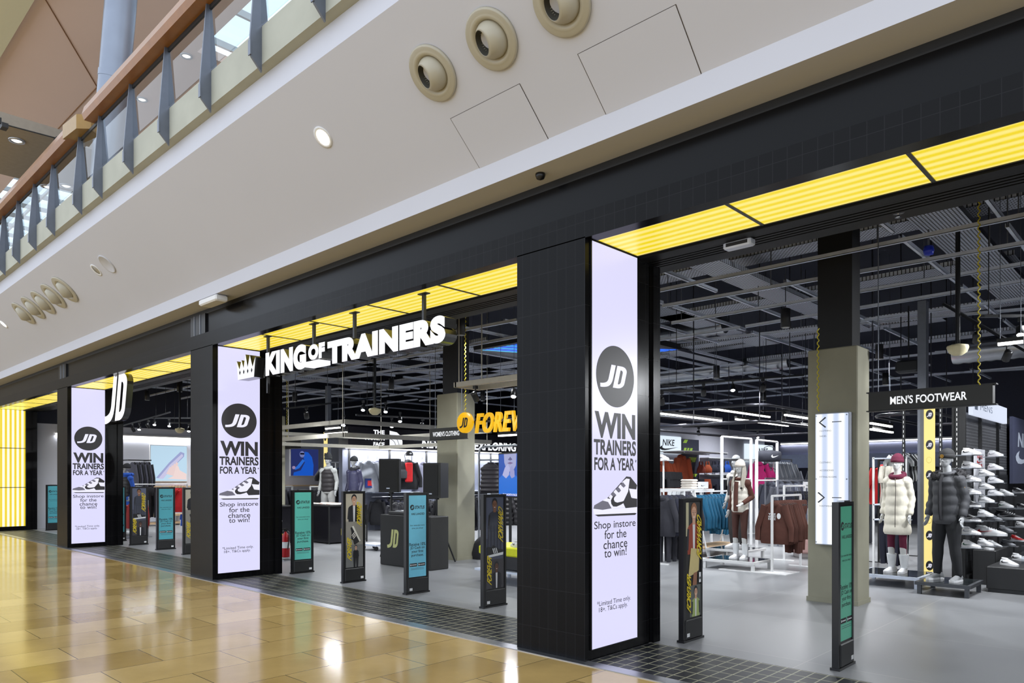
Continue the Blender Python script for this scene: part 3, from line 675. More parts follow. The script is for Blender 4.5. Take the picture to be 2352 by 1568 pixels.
# ---- linear tube lights
E_tube = mat('tube_light', (255, 252, 246), .3, emit=4.5)
def linear(u0, v0, d, u1, axis, label, power=26):
    p = at_depth(u0, v0, d)
    q = on_x(u1, v0, p.x) if axis == 'Y' else on_y(u1, v0, p.y)
    L_ = (q - p).length if axis == 'Y' else abs(q.x - p.x); L_ = math.hypot(q.x - p.x, q.y - p.y)
    t = thing('tube_light', label, 'tube light', (p.x, p.y, p.z), PI / 2 if axis == 'Y' else 0, 'suspended tube lights')
    MB().box(0, L_, -.03, .03, .012, .06).build('housing', SATIN, t)
    MB().box(.01, L_ - .01, -.024, .024, -.022, .012).build('diffuser', E_tube, t)
    for s in (.12, .88): MB().cyl((L_ * s, 0, .06), (L_ * s, 0, 6.2 - p.z), .004, 5).build('cable', M_rod, t)
    m = (p + q) / 2; area('tube_glow', (m.x, m.y, p.z - .04), L_, .05, power, (.95, .97, 1), (0, 0, PI / 2 if axis == 'Y' else 0))
for k, a in enumerate([(1518, 949, 15, 1657, 'Y', 'over the racks, first from the big pillar'), (1627, 937, 15.5, 1768, 'Y', 'over the racks, second from the big pillar'), (1690, 962, 16, 1810, 'Y', 'over the racks, lower third from the big pillar'), (1803, 952, 15, 1880, 'Y', 'half hidden by the concrete column, upper'), (1836, 976, 16, 1890, 'Y', 'half hidden by the concrete column, lower'),
   (2000, 971, 14, 2048, 'Y', 'just right of the concrete column, upper'), (2000, 985, 14.5, 2050, 'Y', 'just right of the concrete column, lower'), (748, 984, 18, 781, 'X', 'upper of two left of the brand wall'), (747, 996, 17.5, 797, 'X', 'lower of two left of the brand wall'), (1145, 1000, 15, 1186, 'X', 'below the yellow letters beside the big pillar'), (2290, 790, 9, 2352, 'X', 'at the right edge of the picture over the trainer wall')]):
    linear(*a[:5], 'glowing white suspended tube light ' + a[5])
# wall washers
def strip(p, q, label, power=60, wd=.05):
    p, q = Vector(p), Vector(q); L_ = (q - p).length
    t = thing('strip_light', label, 'strip light', p, math.atan2(q.y - p.y, q.x - p.x)); MB().box(0, L_, -.03, .03, .01, .06).build('housing', WHITE, t)
    MB().box(0, L_, -wd / 2, wd / 2, -.03, .01).build('diffuser', E_tube, t)
    m = (p + q) / 2; area('strip_glow', (m.x, m.y, p.z - .05), L_, .06, power, (.93, .96, 1), (0, 0, math.atan2(q.y - p.y, q.x - p.x)))
strip((-26.77, 1.8, 3.05), (-26.77, 9.5, 3.05), 'long glowing white strip along the top of the pale left wall', 60)
# fill lamps added to brighten the sales floor, in made-up pendant fixtures
pend = None
for k, (x, y) in enumerate([(-6.4, 3.2), (-9.2, 3.4), (-13.5, 3.2), (-16.6, 3.4), (-21, 3.4), (-24, 3.6), (-1.2, 6.2), (-4.9, 6.6), (-8.6, 6.6), (-13, 7), (-16.2, 7.2), (-21, 7), (-24.3, 6.6), (-1, 10.2), (-4.8, 11), (-8.6, 11.3), (-14, 11), (-16.5, 11), (-1, 15.5), (-6, 15.5), (-10, 17), (-15, 15)]):
    if pend is None:
        pend = t = thing('fill_pendant', 'slim dark pendant added as a fill lamp below the ceiling grid', 'fill lamp', (x, y, 4.05), group='added fill pendants')
        MB().lathe([(.065, 0), (.075, 0), (.075, .30), (.0001, .31)], 18).build('shroud', SATIN, t); MB().cyl((0, 0, .3), (0, 0, 2.15), .008, 6).build('rod', M_rod, t)
        MB().lathe([(.066, .10), (.0001, .10)], 16).build('lens', E_tube, t)
    else: dup(pend, (x, y, 4.05))
    spot('fill_beam', (x, y, 4.04), (x, y, 0), 400 if y > 4 else 230, (.92, .96, 1), 2.55, .065)

# ---- pole lamps
def pole_lamp(u, v, d, top, label):
    p = at_depth(u, v, d); t = thing('pole_lamp', label, 'lamp', p, group='pole lamps')
    MB().cyl((0, 0, .05), (0, 0, 6.2 - p.z), .028, 10).build('pole', BLACK, t)
    MB().lathe([(.03, .07), (.12, .045), (.125, .02), (.1, -.04), (.05, -.075), (.0001, -.08)], 20).build('bowl', mat('bowl_cream', (226, 216, 176), .4), t)
pole_lamp(2200, 802, 9.1, 0, 'black ceiling pole with a cream bowl lamp by the footwear sign')
pole_lamp(861, 944, 14.5, 0, 'black ceiling pole with a cream bowl lamp in the middle entrance')
pole_lamp(413, 988, 20, 0, 'black ceiling pole with a cream bowl lamp left of the crown pillar')

# ---- suspended rail frames
def frame(x0, x1, y0, y1, zs, m, r, label, sq=True, closed=True):
    t = thing('suspended_rail', label, 'suspended rail', (x0, y0, zs[0]))
    for z in zs:
        mb = MB(); q = .0 if sq else .35; X, Y, Z = x1 - x0, y1 - y0, z - zs[0]
        if sq:
            mb.box(0, X, -r, r, Z - r * 1.3, Z + r * 1.3).box(0, X, Y - r, Y + r, Z - r * 1.3, Z + r * 1.3).box(-r, r, -r, Y + r, Z - r * 1.3, Z + r * 1.3).box(X - r, X + r, -r, Y + r, Z - r * 1.3, Z + r * 1.3)
        else:
            pts = []
            for cx, cy, a0 in ((X - q, q, -90), (X - q, Y - q, 0), (q, Y - q, 90), (q, q, 180)):
                pts += [(cx + q * math.cos(math.radians(a0 + a)), cy + q * math.sin(math.radians(a0 + a)), Z) for a in range(0, 91, 15)]
            mb.tube(pts + [pts[0]], r, 8)
        mb.build('rail', m, t)
    for fx in (.02, .5, .98):
        for fy in (0.0, 1.0):
            MB().cyl((X * fx, Y * fy, 0), (X * fx, Y * fy, 6.2 - zs[0]), .010, 6).build('hanger', m, t)
M_rail = mat('pale_rail', (176, 172, 160), .4, .3)
c = at_depth(793, 968, 15)
frame(c.x - 4.6, c.x, c.y, c.y + 4.2, (2.5, c.z), M_rail, .035, 'pale square two-tier rail frame hung over the middle entrance racks')
c = at_depth(1048, 884, 11.5)
frame(c.x, c.x + 3.2, c.y, c.y + .5, (c.z,), M_rail, .03, 'pale narrow rail frame hung beside the concrete column under the big pillar')
frame(-9.2, -6.2, 8.6, 13.0, (2.72, 3.05), mat('dark_rail', (66, 66, 72), .3, .7), .03, 'dark rounded two-tier tube frame hung over the teal and brown racks', False)
frame(-4.4, -3.4, 9.2, 12.4, (2.75,), mat('dark_rail', (66, 66, 72), .3, .7), .03, 'dark tube frame hung behind the right concrete column', False)
# ---- ceiling screen with blue streaks
p = on_floor(1088, 806, 4.3)
t = thing('ceiling_screen', 'dark ceiling screen with blue light streaks by the concrete column', 'screen', (p.x, p.y, 4.3))
mb = MB().box(0, 3.2, 0, 3.0, .02, .14).build('frame', SATIN, t)
M = Matrix.Rotation(PI, 4, 'X'); mb = MB(); E_b = mat('neon_blue', (20, 96, 235), .4, emit=1.4); E_c = mat('neon_cyan', (60, 190, 240), .4, emit=1.2); E_k = mat('screen_navy', (8, 9, 24), .4, emit=.6)
rect(mb, .08, 3.1, -2.9, -.08, -.018, M, E_k)
for k in range(9): mb.poly([(.12 + k * .12, -.1), (.19 + k * .12, -.1), (1.6 + k * .2, -2.9), (1.45 + k * .2, -2.9)], -.017 + k * .0005, M, E_b if k % 3 else E_c)
mb.build('display', None, t)

# ================================================================== signs in the shop
E_txt = mat('sign_lettering', (244, 246, 250), .4, emit=1.0)
M_sign = mat('sign_black', (34, 33, 28), .5)
M_chain = mat('yellow_chain', (214, 196, 40), .4)
def chain(parent, x, z0, z1, m):
    n = int((z1 - z0) / .018); MB().tube([(x + .012 * math.cos(k * 1.5), .012 * math.sin(k * 1.5), z0 + k * .018) for k in range(n)], .007, 5).build('chain', m, parent)
def box_sign(u0, vt, vb, u1, y, s, label, dep=.10, chains=((.08, 0), (.86, 1)), tw=.55, top=6.2):
    a = on_y(u0, vb, y); b = on_y(u1, vb, y); zt_ = on_y(u0, vt, y).z
    W, Hh = b.x - a.x, zt_ - a.z
    t = thing('aisle_sign', label, 'sign', (a.x, y, a.z))
    MB().box(0, W, 0, dep, 0, Hh).build('board', M_sign, t)
    MB().box(-.03, W + .03, .01, dep - .01, -.012, 0).box(-.03, W + .03, .01, dep - .01, Hh, Hh + .012).build('edge_rail', SATIN, t)
    mb = MB(); M = face_m((0, 0, 0))
    if s: text(mb, s, W * .5, Hh * .27, W * tw, Hh * .46, .004, M, E_txt, .018, .0)
    else: rect(mb, W * .2, W * .8, Hh * .35, Hh * .65, .004, M, E_txt)
    mb.build('lettering', None, t)
    for f, yl in chains:
        if yl: chain(t, W * f, Hh, top - a.z, M_chain)
        else: MB().cyl((W * f, dep / 2, Hh), (W * f, dep / 2, top - a.z), .006, 6).build('cable', M_rod, t)
    return t
box_sign(1995, 903, 943, 2280, 4.2, "MEN'S FOOTWEAR", "black hanging sign lettered for men's footwear right of the concrete column", .13, ((.07, 0), (.9, 1)), .62)
box_sign(987, 986, 1010, 1063, 4.1, "WOMEN'S CLOTHING", "black hanging sign lettered for women's clothing partly behind the yellow disc", .12, ((.1, 0), (.9, 0)), .8)
box_sign(620, 1012, 1031, 668, 5.0, "CLOTHING", 'black hanging sign half hidden by the crown pillar in the middle entrance', .3, ((.1, 0), (.82, 1)), .6)
box_sign(378, 1026, 1040, 394, 5.5, '', 'small black hanging sign in front of the hand poster in the left entrance', .45, ((.1, 0), (.9, 1)), .6)
# yellow FOREVER sign
M_yl = mat('sign_yellow', (246, 186, 12), .4, emit=.85)
ys = 3.6; a = on_y(1053, 993, ys)
t = thing('hanging_sign', 'yellow hanging sign of a disc and slanted letters left of the big pillar', 'sign', (a.x, ys, 0))
sx = lambda u: on_y(u, 980, ys).x - a.x; sz = lambda u, v: on_y(u, v, ys).z
rx = (sx(1085) - sx(1053)) / 2; cz = (sz(1069, 948) + sz(1069, 993)) / 2; rz_ = (sz(1069, 948) - sz(1069, 993)) / 2
Md = face_m((rx, 0, cz)); mb = MB().lathe([(.0001, -.03), (1, -.03), (1, .03), (.0001, .03)], 36, Md @ Matrix.Diagonal((rx * 1.05, rz_ * 1.05, 1, 1)), M_yl)
jd(mb, 0, 0, rx * 1.0, rz_ * 1.0, .035, Md, INK, .2); mb.build('disc', None, t)
zb = sz(1140, 992); zt2 = sz(1140, 945)
solid_letters(t, 'FOREVER', sx(1090), zb, 1.42, zt2 - zb, .05, face_m((0, 0, 0)), M_yl, M_yl, .02, .26, 'letter', 1.12)
solid_letters(t, 'FORWARD', sx(1090) + 1.55, zb, 1.5, zt2 - zb, .05, face_m((0, 0, 0)), M_yl, M_yl, .02, .26, 'letter', 1.12)
chain(t, rx, cz + rz_, 6.2, M_chain)
MB().cyl((rx + 1.2, .05, zt2 - .02), (rx + 1.2, .05, 6.2), .006, 6).build('cable', M_rod, t)
MB().box(rx, rx + 3.4, .03, .06, zb + .18, zb + .22).build('rail', BLACK, t)

# ---- lit directory on the right column
a = on_y(1870, 1250, 4.40); b = on_y(1948, 945, 4.40)
W, Hh = b.x - a.x, b.z - a.z
t = thing('directory_sign', 'tall lit glass directory with arrows on the right concrete column', 'directory', (a.x, 4.42, a.z))
MB().box(0, W, .02, .12, 0, Hh).build('light_box', mat('light_box_side', (150, 154, 164), .4, .3), t)
M_dir = glow_bands('directory_glow', (196, 210, 240), (252, 254, 255), 'X', W / 3, 1.05, -1.0)
MB().box(.012, W - .012, -.004, .02, .012, Hh - .012).build('diffuser', M_dir, t)
mb = MB(); M = face_m((0, 0, 0)); Ld = mat('directory_ink', (70, 74, 86), .5)
for f, sgn in ((.93, 1), (.36, -1)):
    y = Hh * f; x = W * .22
    for q in (1, -1): mb.poly([(x - .04 * sgn, y), (x + .04 * sgn, y + .07 * q), (x + .055 * sgn, y + .058 * q), (x - .018 * sgn, y)][::q * sgn], .006, M, Ld)
    rect(mb, W * .52, W * .8, y - .004, y + .006, .006, M, Ld)
for f, s in ((.86, 'CLOTHING'), (.82, 'SHOES'), (.62, 'CLOTHING'), (.56, 'ACCESSORIES'), (.51, 'FITTING ROOMS'), (.29, 'FOOTWEAR')):
    text(mb, s, W * .15, Hh * f, None, .020, .006, M, Ld, 0, 0, 'L')
mb.build('lettering', None, t)
mb = MB()
for fx in (.05, .95):
    for fz in (.02, .5, .98): mb.cyl((W * fx, -.012, Hh * fz), (W * fx, 0, Hh * fz), .009, 10)
mb.build('stand_off', CHROME, t)
tt = thing('chain', 'yellow chain hanging down the face of the right concrete column', 'chain', on_y(1879, 944, 4.45)); n = 60
MB().tube([(.012 * math.cos(k * 1.5), .012 * math.sin(k * 1.5), k * .018) for k in range(n)], .007, 5).build('links', M_chain, tt)

# ================================================================== security gates
sk1, sk2, sk3 = mat('skin_light', (206, 160, 132), .6), mat('skin_mid', (150, 104, 78), .6), mat('skin_dark', (92, 62, 48), .6)
DK, YEL = mat('art_dark', (30, 30, 34), .5), mat('art_yellow', (226, 200, 30), .5)
def col(r, g, b): return mat(f'art_{r}_{g}_{b}', (r, g, b), .5, noise=.04)
def person2d(mb, x, y, h, z, M, skin, hair, top, legs=None, lean=0.0, arms=True):
    """printed figure: y is the crop line or feet, h the drawn height"""
    e = lambda cx, cy, rx, ry, k, m: disc(mb, x + cx * h + lean * cy * h, y + cy * h, rx * h, ry * h, z + k * .0003, M, m, 20)
    P = lambda pts, k, m: mb.poly([(x + a * h + lean * b * h, y + b * h) for a, b in pts], z + k * .0003, M, m)
    if legs:
        P([(-.12, 0), (-.03, 0), (.0, .42), (.03, 0), (.12, 0), (.15, .5), (-.15, .5)], 1, legs); b0, sc = .42, .58
    else: b0, sc = 0.0, 1.0
    Y = lambda v: b0 + v * sc
    P([(-.24 * sc, Y(0)), (.24 * sc, Y(0)), (.26 * sc, Y(.3)), (.25 * sc, Y(.5)), (.2 * sc, Y(.56)), (.07 * sc, Y(.62)), (-.07 * sc, Y(.62)), (-.2 * sc, Y(.56)), (-.25 * sc, Y(.5)), (-.26 * sc, Y(.3))], 2, top)
    P([(-.03 * sc, Y(.0)), (.03 * sc, Y(0)), (.05 * sc, Y(.6)), (-.05 * sc, Y(.6))], 3, col(222, 222, 224) if not legs else top)
    P([(-.055 * sc, Y(.58)), (.055 * sc, Y(.58)), (.06 * sc, Y(.7)), (-.06 * sc, Y(.7))], 4, skin)
    e(0, Y(.86), .115 * sc, .15 * sc, 5, hair); e(0, Y(.80), .095 * sc, .135 * sc, 6, skin)
    for q in (-.04, .04): e(q * sc, Y(.82), .017 * sc, .009 * sc, 7, DK); P([((q - .024) * sc, Y(.848)), ((q + .024) * sc, Y(.848)), ((q + .024) * sc, Y(.857)), ((q - .024) * sc, Y(.857))], 7, hair)
    P([(-.008 * sc, Y(.82)), (.012 * sc, Y(.77)), (-.014 * sc, Y(.77))], 7, col(120, 82, 62)); e(0, Y(.728), .034 * sc, .012 * sc, 7, col(232, 220, 214))
    if arms:
        for s in (-1, 1): P([(s * .18 * sc, Y(.5)), (s * .25 * sc, Y(.5)), (s * .29 * sc, Y(.1)), (s * .21 * sc, Y(.08))][::s], 3, col(40, 40, 46))
def shoe2d(mb, x, y, s, z, M, c1, c2, ang=0.0):
    ca, sa = math.cos(ang), math.sin(ang); T = lambda pts: [(x + (a * ca - b * sa) * s, y + (a * sa + b * ca) * s) for a, b in pts]
    mb.poly(T([(0, 0), (1, -.02), (1.03, .1), (.02, .12)]), z, M, c2)
    mb.poly(T([(.01, .1), (1.02, .1), (1.0, .22), (.75, .28), (.55, .42), (.4, .5), (.32, .42), (.1, .48), (.02, .45)]), z + .0004, M, c1)
    for k in range(3): mb.poly(T([(.42 + k * .1, .12), (.47 + k * .1, .12), (.40 + k * .1, .36), (.35 + k * .1, .36)]), z + .0008, M, c2)
def vertical_word(mb, s, cx, y0, wdt, hgt, z, M, m):
    v, f, nz, asp = text_geo(s, .02, .3, 0.0, .85)
    mb.add([(cx - wdt / 2 + (1 - p[1]) * wdt + (p[0] - .5) * wdt * -.0, y0 + p[0] * hgt + p[1] * hgt * .12, z) for p in v], f, M, m)
def poster_status(bg, M):
    mb = MB(); W, Hh = .31, 1.13; cx = W / 2
    rect(mb, 0, W, 0, Hh, .0005, M, bg)
    disc(mb, .062, Hh - .165, .037, .037, .001, M, INK); jd(mb, .062, Hh - .165, .045, .032, .0016, M, bg)
    text(mb, 'STATUS', .108, Hh - .188, .175, .045, .001, M, INK, .03, .25, 'L'); text(mb, 'HAS LANDED', cx + .01, Hh - .272, .23, .030, .001, M, INK, .02)
    text(mb, 'Get rewarded every', cx, Hh - .43, .26, .026, .001, M, INK, .005); text(mb, 'time you shop!', cx, Hh - .47, .2, .026, .001, M, INK, .005)
    for k, (s, w_) in enumerate((('Receive 10%', .285), ('JD Cash on', .255), ('your first', .21), ('purchase.', .215))):
        text(mb, s, cx, Hh - .70 - k * .052, w_, .045 if k < 2 else .047, .001, M, INK, .012)
    for x0_ in (.02, .165):
        rect(mb, x0_, x0_ + .128, Hh - .985, Hh - .94, .001, M, INK); rect(mb, x0_ + .035, x0_ + .118, Hh - .968, Hh - .958, .0016, M, E_lt2)
        disc(mb, x0_ + .018, Hh - .963, .010, .012, .0016, M, E_lt2, 10)
    for k in range(2): rect(mb, .04, .27, Hh - 1.012 - k * .016, Hh - 1.008 - k * .016, .001, M, Ld)
    return mb
E_lt2 = mat('print_white', (226, 228, 230), .5)
def poster_photo(kind, M):
    mb = MB(); W, Hh = .31, 1.13
    if kind == 'a':
        rect(mb, 0, W, 0, Hh, .0005, M, col(178, 172, 158)); rect(mb, 0, W, .72, Hh, .001, M, col(196, 188, 170))
        person2d(mb, .15, .70, .42, .0015, M, sk1, DK, col(32, 34, 40)); rect(mb, 0, W, .345, .70, .0045, M, col(150, 146, 136))
        shoe2d(mb, .27, .40, .27, .005, M, col(34, 34, 38), col(230, 226, 214), 2.1)
        rect(mb, 0, W, 0, .345, .0065, M, col(120, 120, 118)); person2d(mb, .18, .0, .34, .007, M, sk1, DK, col(26, 26, 30), col(30, 30, 34))
        vertical_word(mb, 'FORWARD', .24, .62, .09, .35, .0105, M, YEL); vertical_word(mb, 'FOREVER', .06, .10, .08, .33, .0105, M, YEL)
    elif kind == 'b':
        rect(mb, 0, W, 0, Hh, .0005, M, col(74, 78, 96)); rect(mb, 0, W, .62, Hh, .001, M, col(96, 102, 124))
        person2d(mb, .15, .40, .72, .0015, M, sk2, DK, col(58, 62, 76), col(66, 70, 84), arms=True)
        for k in range(5): rect(mb, .03 + k * .055, .05 + k * .055, .47, .78, .0042 + k * .00005, M, col(56, 58, 70))
        shoe2d(mb, .02, .385, .28, .0048, M, col(26, 26, 30), E_lt2, .1); rect(mb, 0, W, 0, .36, .006, M, col(62, 60, 64))
        person2d(mb, .18, 0, .33, .0065, M, sk3, DK, col(24, 24, 32))
        vertical_word(mb, 'FORWARD', .25, .56, .09, .42, .0105, M, YEL); vertical_word(mb, 'FOREVER', .05, .04, .08, .34, .0105, M, YEL)
    else:
        rect(mb, 0, W, 0, Hh, .0005, M, col(38, 36, 34)); rect(mb, .0, .06, .8, Hh, .001, M, col(190, 184, 150))
        person2d(mb, .16, .62, .50, .0015, M, sk1, col(150, 96, 60), col(150, 62, 40)); mb.poly([(.10, .68), (.27, .66), (.25, .45), (.16, .42), (.05, .40)], .0045, M, col(206, 188, 130))
        mb.poly([(.15, .43), (.22, .44), (.21, .31), (.13, .31)], .0047, M, sk2)
        rect(mb, .08, W, 0, .31, .005, M, col(96, 100, 96)); person2d(mb, .19, 0, .30, .0055, M, sk1, DK, col(160, 176, 104)); rect(mb, 0, .08, 0, .31, .005, M, col(30, 30, 30))
        vertical_word(mb, 'FORWARD', .25, .55, .09, .42, .0105, M, YEL); vertical_word(mb, 'FOREVER', .05, .04, .08, .36, .0105, M, YEL)
        rect(mb, .245, .285, .33, .43, .0105, M, E_lt2); disc(mb, .265, .372, .015, .015, .011, M, INK, 14)
    return mb
def gate(x, y, kind, label, L_=.40):
    t = thing('security_gate', label, 'security gate', (x, y, 0), group='shop entrance security gates')
    T = .055
    mb = MB().box(-T, 0, 0, .045, .02, 1.40).box(-T, 0, L_ - .03, L_, .02, 1.40).box(-T, 0, .045, L_ - .03, 1.375, 1.40).box(-T + .008, -.008, .045, L_ - .03, .20, 1.375); mb.build('frame', BLACK, t)
    MB().box(-T - .012, .012, -.012, L_ + .012, 0, .022).build('foot_plate', BLACK, t)
    MB().bbox(-T + .004, .010, .03, L_ - .02, .022, .215, .008).build('base_cover', SATIN, t)
    M = face_m((-.008, .048, .232), '+X')
    pm = poster_status(kind, M) if not isinstance(kind, str) else poster_photo(kind, M)
    pm.build('poster', None, t)
    MB().box(.0102, .0115, L_ - .09 if x < -8.5 or x > -2.5 else .05, L_ - .04 if x < -8.5 or x > -2.5 else .1, .05, .085).build('sticker', WHITE, t)
    MB().box(-T - .003, .003, .12, .26, 1.40, 1.412).build('top_clip', CHROME, t)
teal, teal2, blue, green = mat('poster_teal', (104, 206, 190), .35, noise=.03, scale=1.5), mat('poster_teal_blue', (88, 178, 192), .35, noise=.03, scale=1.5), mat('poster_sky', (118, 200, 226), .35, noise=.03), mat('poster_green', (96, 192, 158), .35, noise=.04, scale=2)
gate(-2.18, 1.22, green, 'black security gate with a green poster nearest the camera at the right', .36)
gate(-3.64, 1.24, 'c', 'black security gate with a two-photo poster beside the big pillar', .37)
gate(-6.38, 1.20, 'b', 'black security gate with a dusky photo poster just left of the big pillar')
gate(-7.90, 1.20, blue, 'black security gate with a sky blue poster in front of the DJ booth')
gate(-9.46, 1.22, 'a', 'black security gate with a beige photo poster left of the DJ booth')
gate(-11.00, 1.24, teal, 'black security gate with a teal poster beside the crown pillar')
gate(-19.95, 1.24, teal2, 'black security gate with a teal poster peeping out beside the far pillar')
gate(-15.42, 1.24, 'a', 'black security gate with a beige photo poster at the left edge of the crown pillar')
gate(-16.85, 1.24, teal2, 'black security gate with a blue-green poster in the middle of the left entrance')
gate(-18.48, 1.24, 'b', 'black security gate with a dark photo poster left of the blue-green one')
gate(-25.6, 1.24, teal2, 'black security gate with a teal poster by the yellow light wall')
# ================================================================== garments
def fab(r, g, b, rough=.85): return mat(f'fabric_{r}_{g}_{b}_{int(rough*100)}', (r, g, b), rough, noise=.10, scale=9, bump=.25)
_gm = {}
def garment(kind, m):
    key = (kind, m.name)
    if key in _gm: return _gm[key]
    mb = MB()
    if kind in ('hoodie', 'tee', 'jacket', 'puffer', 'vest', 'crop'):
        L_ = {'hoodie': .70, 'tee': .68, 'jacket': .74, 'puffer': .68, 'vest': .66, 'crop': .5}[kind]; th = {'puffer': .11, 'vest': .11, 'jacket': .085}.get(kind, .065)
        secs = []; N = 30 if kind in ('puffer', 'vest') else 12
        for i in range(N + 1):
            f = i / N; z = -.085 - f * L_
            wdt = .06 + (.24 - .06) * min(1, (f / .16)) ** .7 if f < .16 else .24 + .012 * math.sin(f * 9) + .01 * f
            dd = .045 + (th - .045) * min(1, f / .16)
            if kind in ('puffer', 'vest') and f > .1: q = abs(math.sin(f * PI * 7)); wdt += .02 * q; dd *= .72 + .38 * q
            if f > .97: wdt *= .96; dd *= .85
            secs.append((z, 0, .012 * math.sin(f * 7), wdt, dd))
        mb.zt(secs[::-1], 20)
        if kind not in ('vest',):
            sl = .24 if kind == 'tee' else (.60 if kind != 'crop' else .56)
            for s in (-1, 1):
                n = 22 if kind == 'puffer' else 8; pts = []; rad = []
                for i in range(n + 1):
                    f = i / n; pts.append((s * (.17 + .12 * min(1, f * 1.6) + .01 * f), -.015 - .02 * f, -.135 - sl * f)); r = .082 - .03 * f
                    if kind == 'puffer': r *= .86 + .22 * abs(math.sin(f * PI * 6))
                    rad.append((r, r * .8))
                mb.tube(pts, rad, 10)
        if kind in ('hoodie', 'jacket', 'puffer'): mb.ball((0, .03, -.115), (.105, .06, .07), 12); mb.ball((0, -.05, -.12), (.07, .03, .05), 10)
        else: mb.tube([(.07 * math.cos(a), .045 * math.sin(a), -.085) for a in [k * PI / 6 for k in range(13)]], .012, 6)
    elif kind in ('trousers', 'leggings'):
        r = .085 if kind == 'trousers' else .06
        mb.zt([(-.32, 0, 0, .14, .05), (-.2, 0, 0, .16, .06), (-.08, 0, 0, .15, .05), (-.06, 0, 0, .14, .04)], 16)
        for s in (-1, 1): mb.tube([(s * .075, 0, -.22), (s * .085, .01, -.6), (s * .08, 0, -.98)], [(r, .055), (r * .85, .045), (r * .6, .035)], 10)
    elif kind == 'shorts':
        mb.zt([(-.24, 0, 0, .17, .05), (-.2, 0, 0, .17, .06), (-.08, 0, 0, .15, .05)], 16)
        for s in (-1, 1): mb.tube([(s * .085, 0, -.2), (s * .1, 0, -.42)], [(.09, .05), (.1, .05)], 10)
    elif kind == 'bra':
        mb.zt([(-.32, 0, 0, .12, .03), (-.30, 0, -.005, .125, .04), (-.23, 0, -.012, .115, .05), (-.18, 0, -.01, .085, .042), (-.14, 0, -.004, .055, .028)], 16)
        for s in (-1, 1): mb.tube([(s * .03, 0, -.07), (s * .045, 0, -.12), (s * .05, 0, -.2)], .016, 6)
    _gm[key] = mb.mesh(kind + '_cloth', m)
    return _gm[key]
hg = MB().tube([(0, 0, -.085), (0, 0, -.02), (.012, 0, .012), (.0, 0, .028), (-.016, 0, .018)], .0035, 6).tube([(-.2, 0, -.15), (-.1, 0, -.105), (0, 0, -.085), (.1, 0, -.105), (.2, 0, -.15)], .007, 6)
HANG = hg.mesh('hanger', mat('hanger_black', (24, 24, 26), .4))
LBL = {}
def hung(kind, m, loc, rz, label, cat, group, parts=True, scale=1.0, logo=None):
    nm = {'bra': 'sports_bra', 'tee': 't_shirt', 'vest': 'padded_vest', 'puffer': 'puffer_jacket', 'crop': 'cropped_hoodie'}.get(kind, kind)
    me = garment(kind, m)
    if not parts:
        o = link(nm, me); o.location = loc; o.rotation_euler = (0, 0, rz); o.scale = (scale,) * 3; return tag(o, label, cat, group)
    t = thing(nm, label, cat, loc, rz, group); t.scale = (scale,) * 3
    link('cloth', me, t); link('hanger', HANG, t)
    if logo:
        mb = MB(); logo(mb, face_m((0, -.088 if kind == 'puffer' else -.078, 0))); mb.build('print', None, t)
    return t
def row(kind, mats, p, q, n, rz, label, cat, group, parts=True, scale=1.0, jit=.03, logo=None):
    p, q = Vector(p), Vector(q); pitch = (q - p).length / n; jit = min(jit, .04)
    sy = max(.3, min(1, pitch * .95 / (.20 if kind in ('hoodie', 'jacket', 'puffer', 'vest') else .12) / scale))
    for k in range(n):
        f = (k + .5) / n; o = hung(kind, mats[k % len(mats)], p.lerp(q, f), rz + R.uniform(-jit, jit), label, cat, group, parts, scale, logo if k == 0 else None); o.scale = (scale * R.uniform(.95, 1.03), scale * sy, scale * R.uniform(.97, 1.03))
def straight_rack(x, y0, y1, h, label, m=None, base=True, low=None, feet=.22):
    t = thing('clothes_rack', label, 'clothes rack', (x, y0, 0), group='clothes racks'); m = m or WHITE; L_ = y1 - y0; r = .017
    for yy in (0, L_):
        MB().box(-r, r, yy - r, yy + r, .01, h).build('post', m, t)
        MB().box(-feet, feet, yy - .03, yy + .03, 0, .014).build('foot', m, t)
    MB().box(-r, r, 0, L_, h - r, h + r).build('rail', m, t)
    if low: MB().box(-r, r, 0, L_, low - r, low + r).build('rail', m, t)
    return t
def a_rack(x, y0, y1, h, label):
    t = thing('clothes_rack', label, 'clothes rack', (x, y0, 0), group='clothes racks'); L_ = y1 - y0
    for yy in (0, L_):
        for s in (-1, 1): MB().tube([(s * .32, yy, .0), (s * .02, yy, h)], .016, 8).build('leg', WHITE, t)
    MB().box(-.02, .02, -.08, L_ + .08, h - .012, h + .02).build('rail', WHITE, t)
    MB().box(-.30, .30, 0, L_, .16, .19).build('shelf', mat('pale_wood', (190, 160, 124), .5, noise=.1), t)
    return t
def txt_logo(lines, m, y=-.33, w=.2, h=.05):
    def f(mb, M):
        for k, s in enumerate(lines): text(mb, s, -.03, y - k * h * 1.15, w, h, 0, M, m, .03)
        disc(mb, .09, y - h * .3, .035, .05, .001, M, m, 16)
    return f
BRN, TEAL = fab(82, 46, 36), fab(12, 84, 116)
GB, NV, DKG = fab(34, 34, 38), fab(38, 40, 56), fab(66, 68, 76)
ORG, PINK, RED = fab(168, 76, 44), fab(214, 44, 128), fab(206, 36, 40)
BLU, GRYL, MAR = fab(44, 92, 190), fab(176, 180, 190), fab(52, 44, 44)
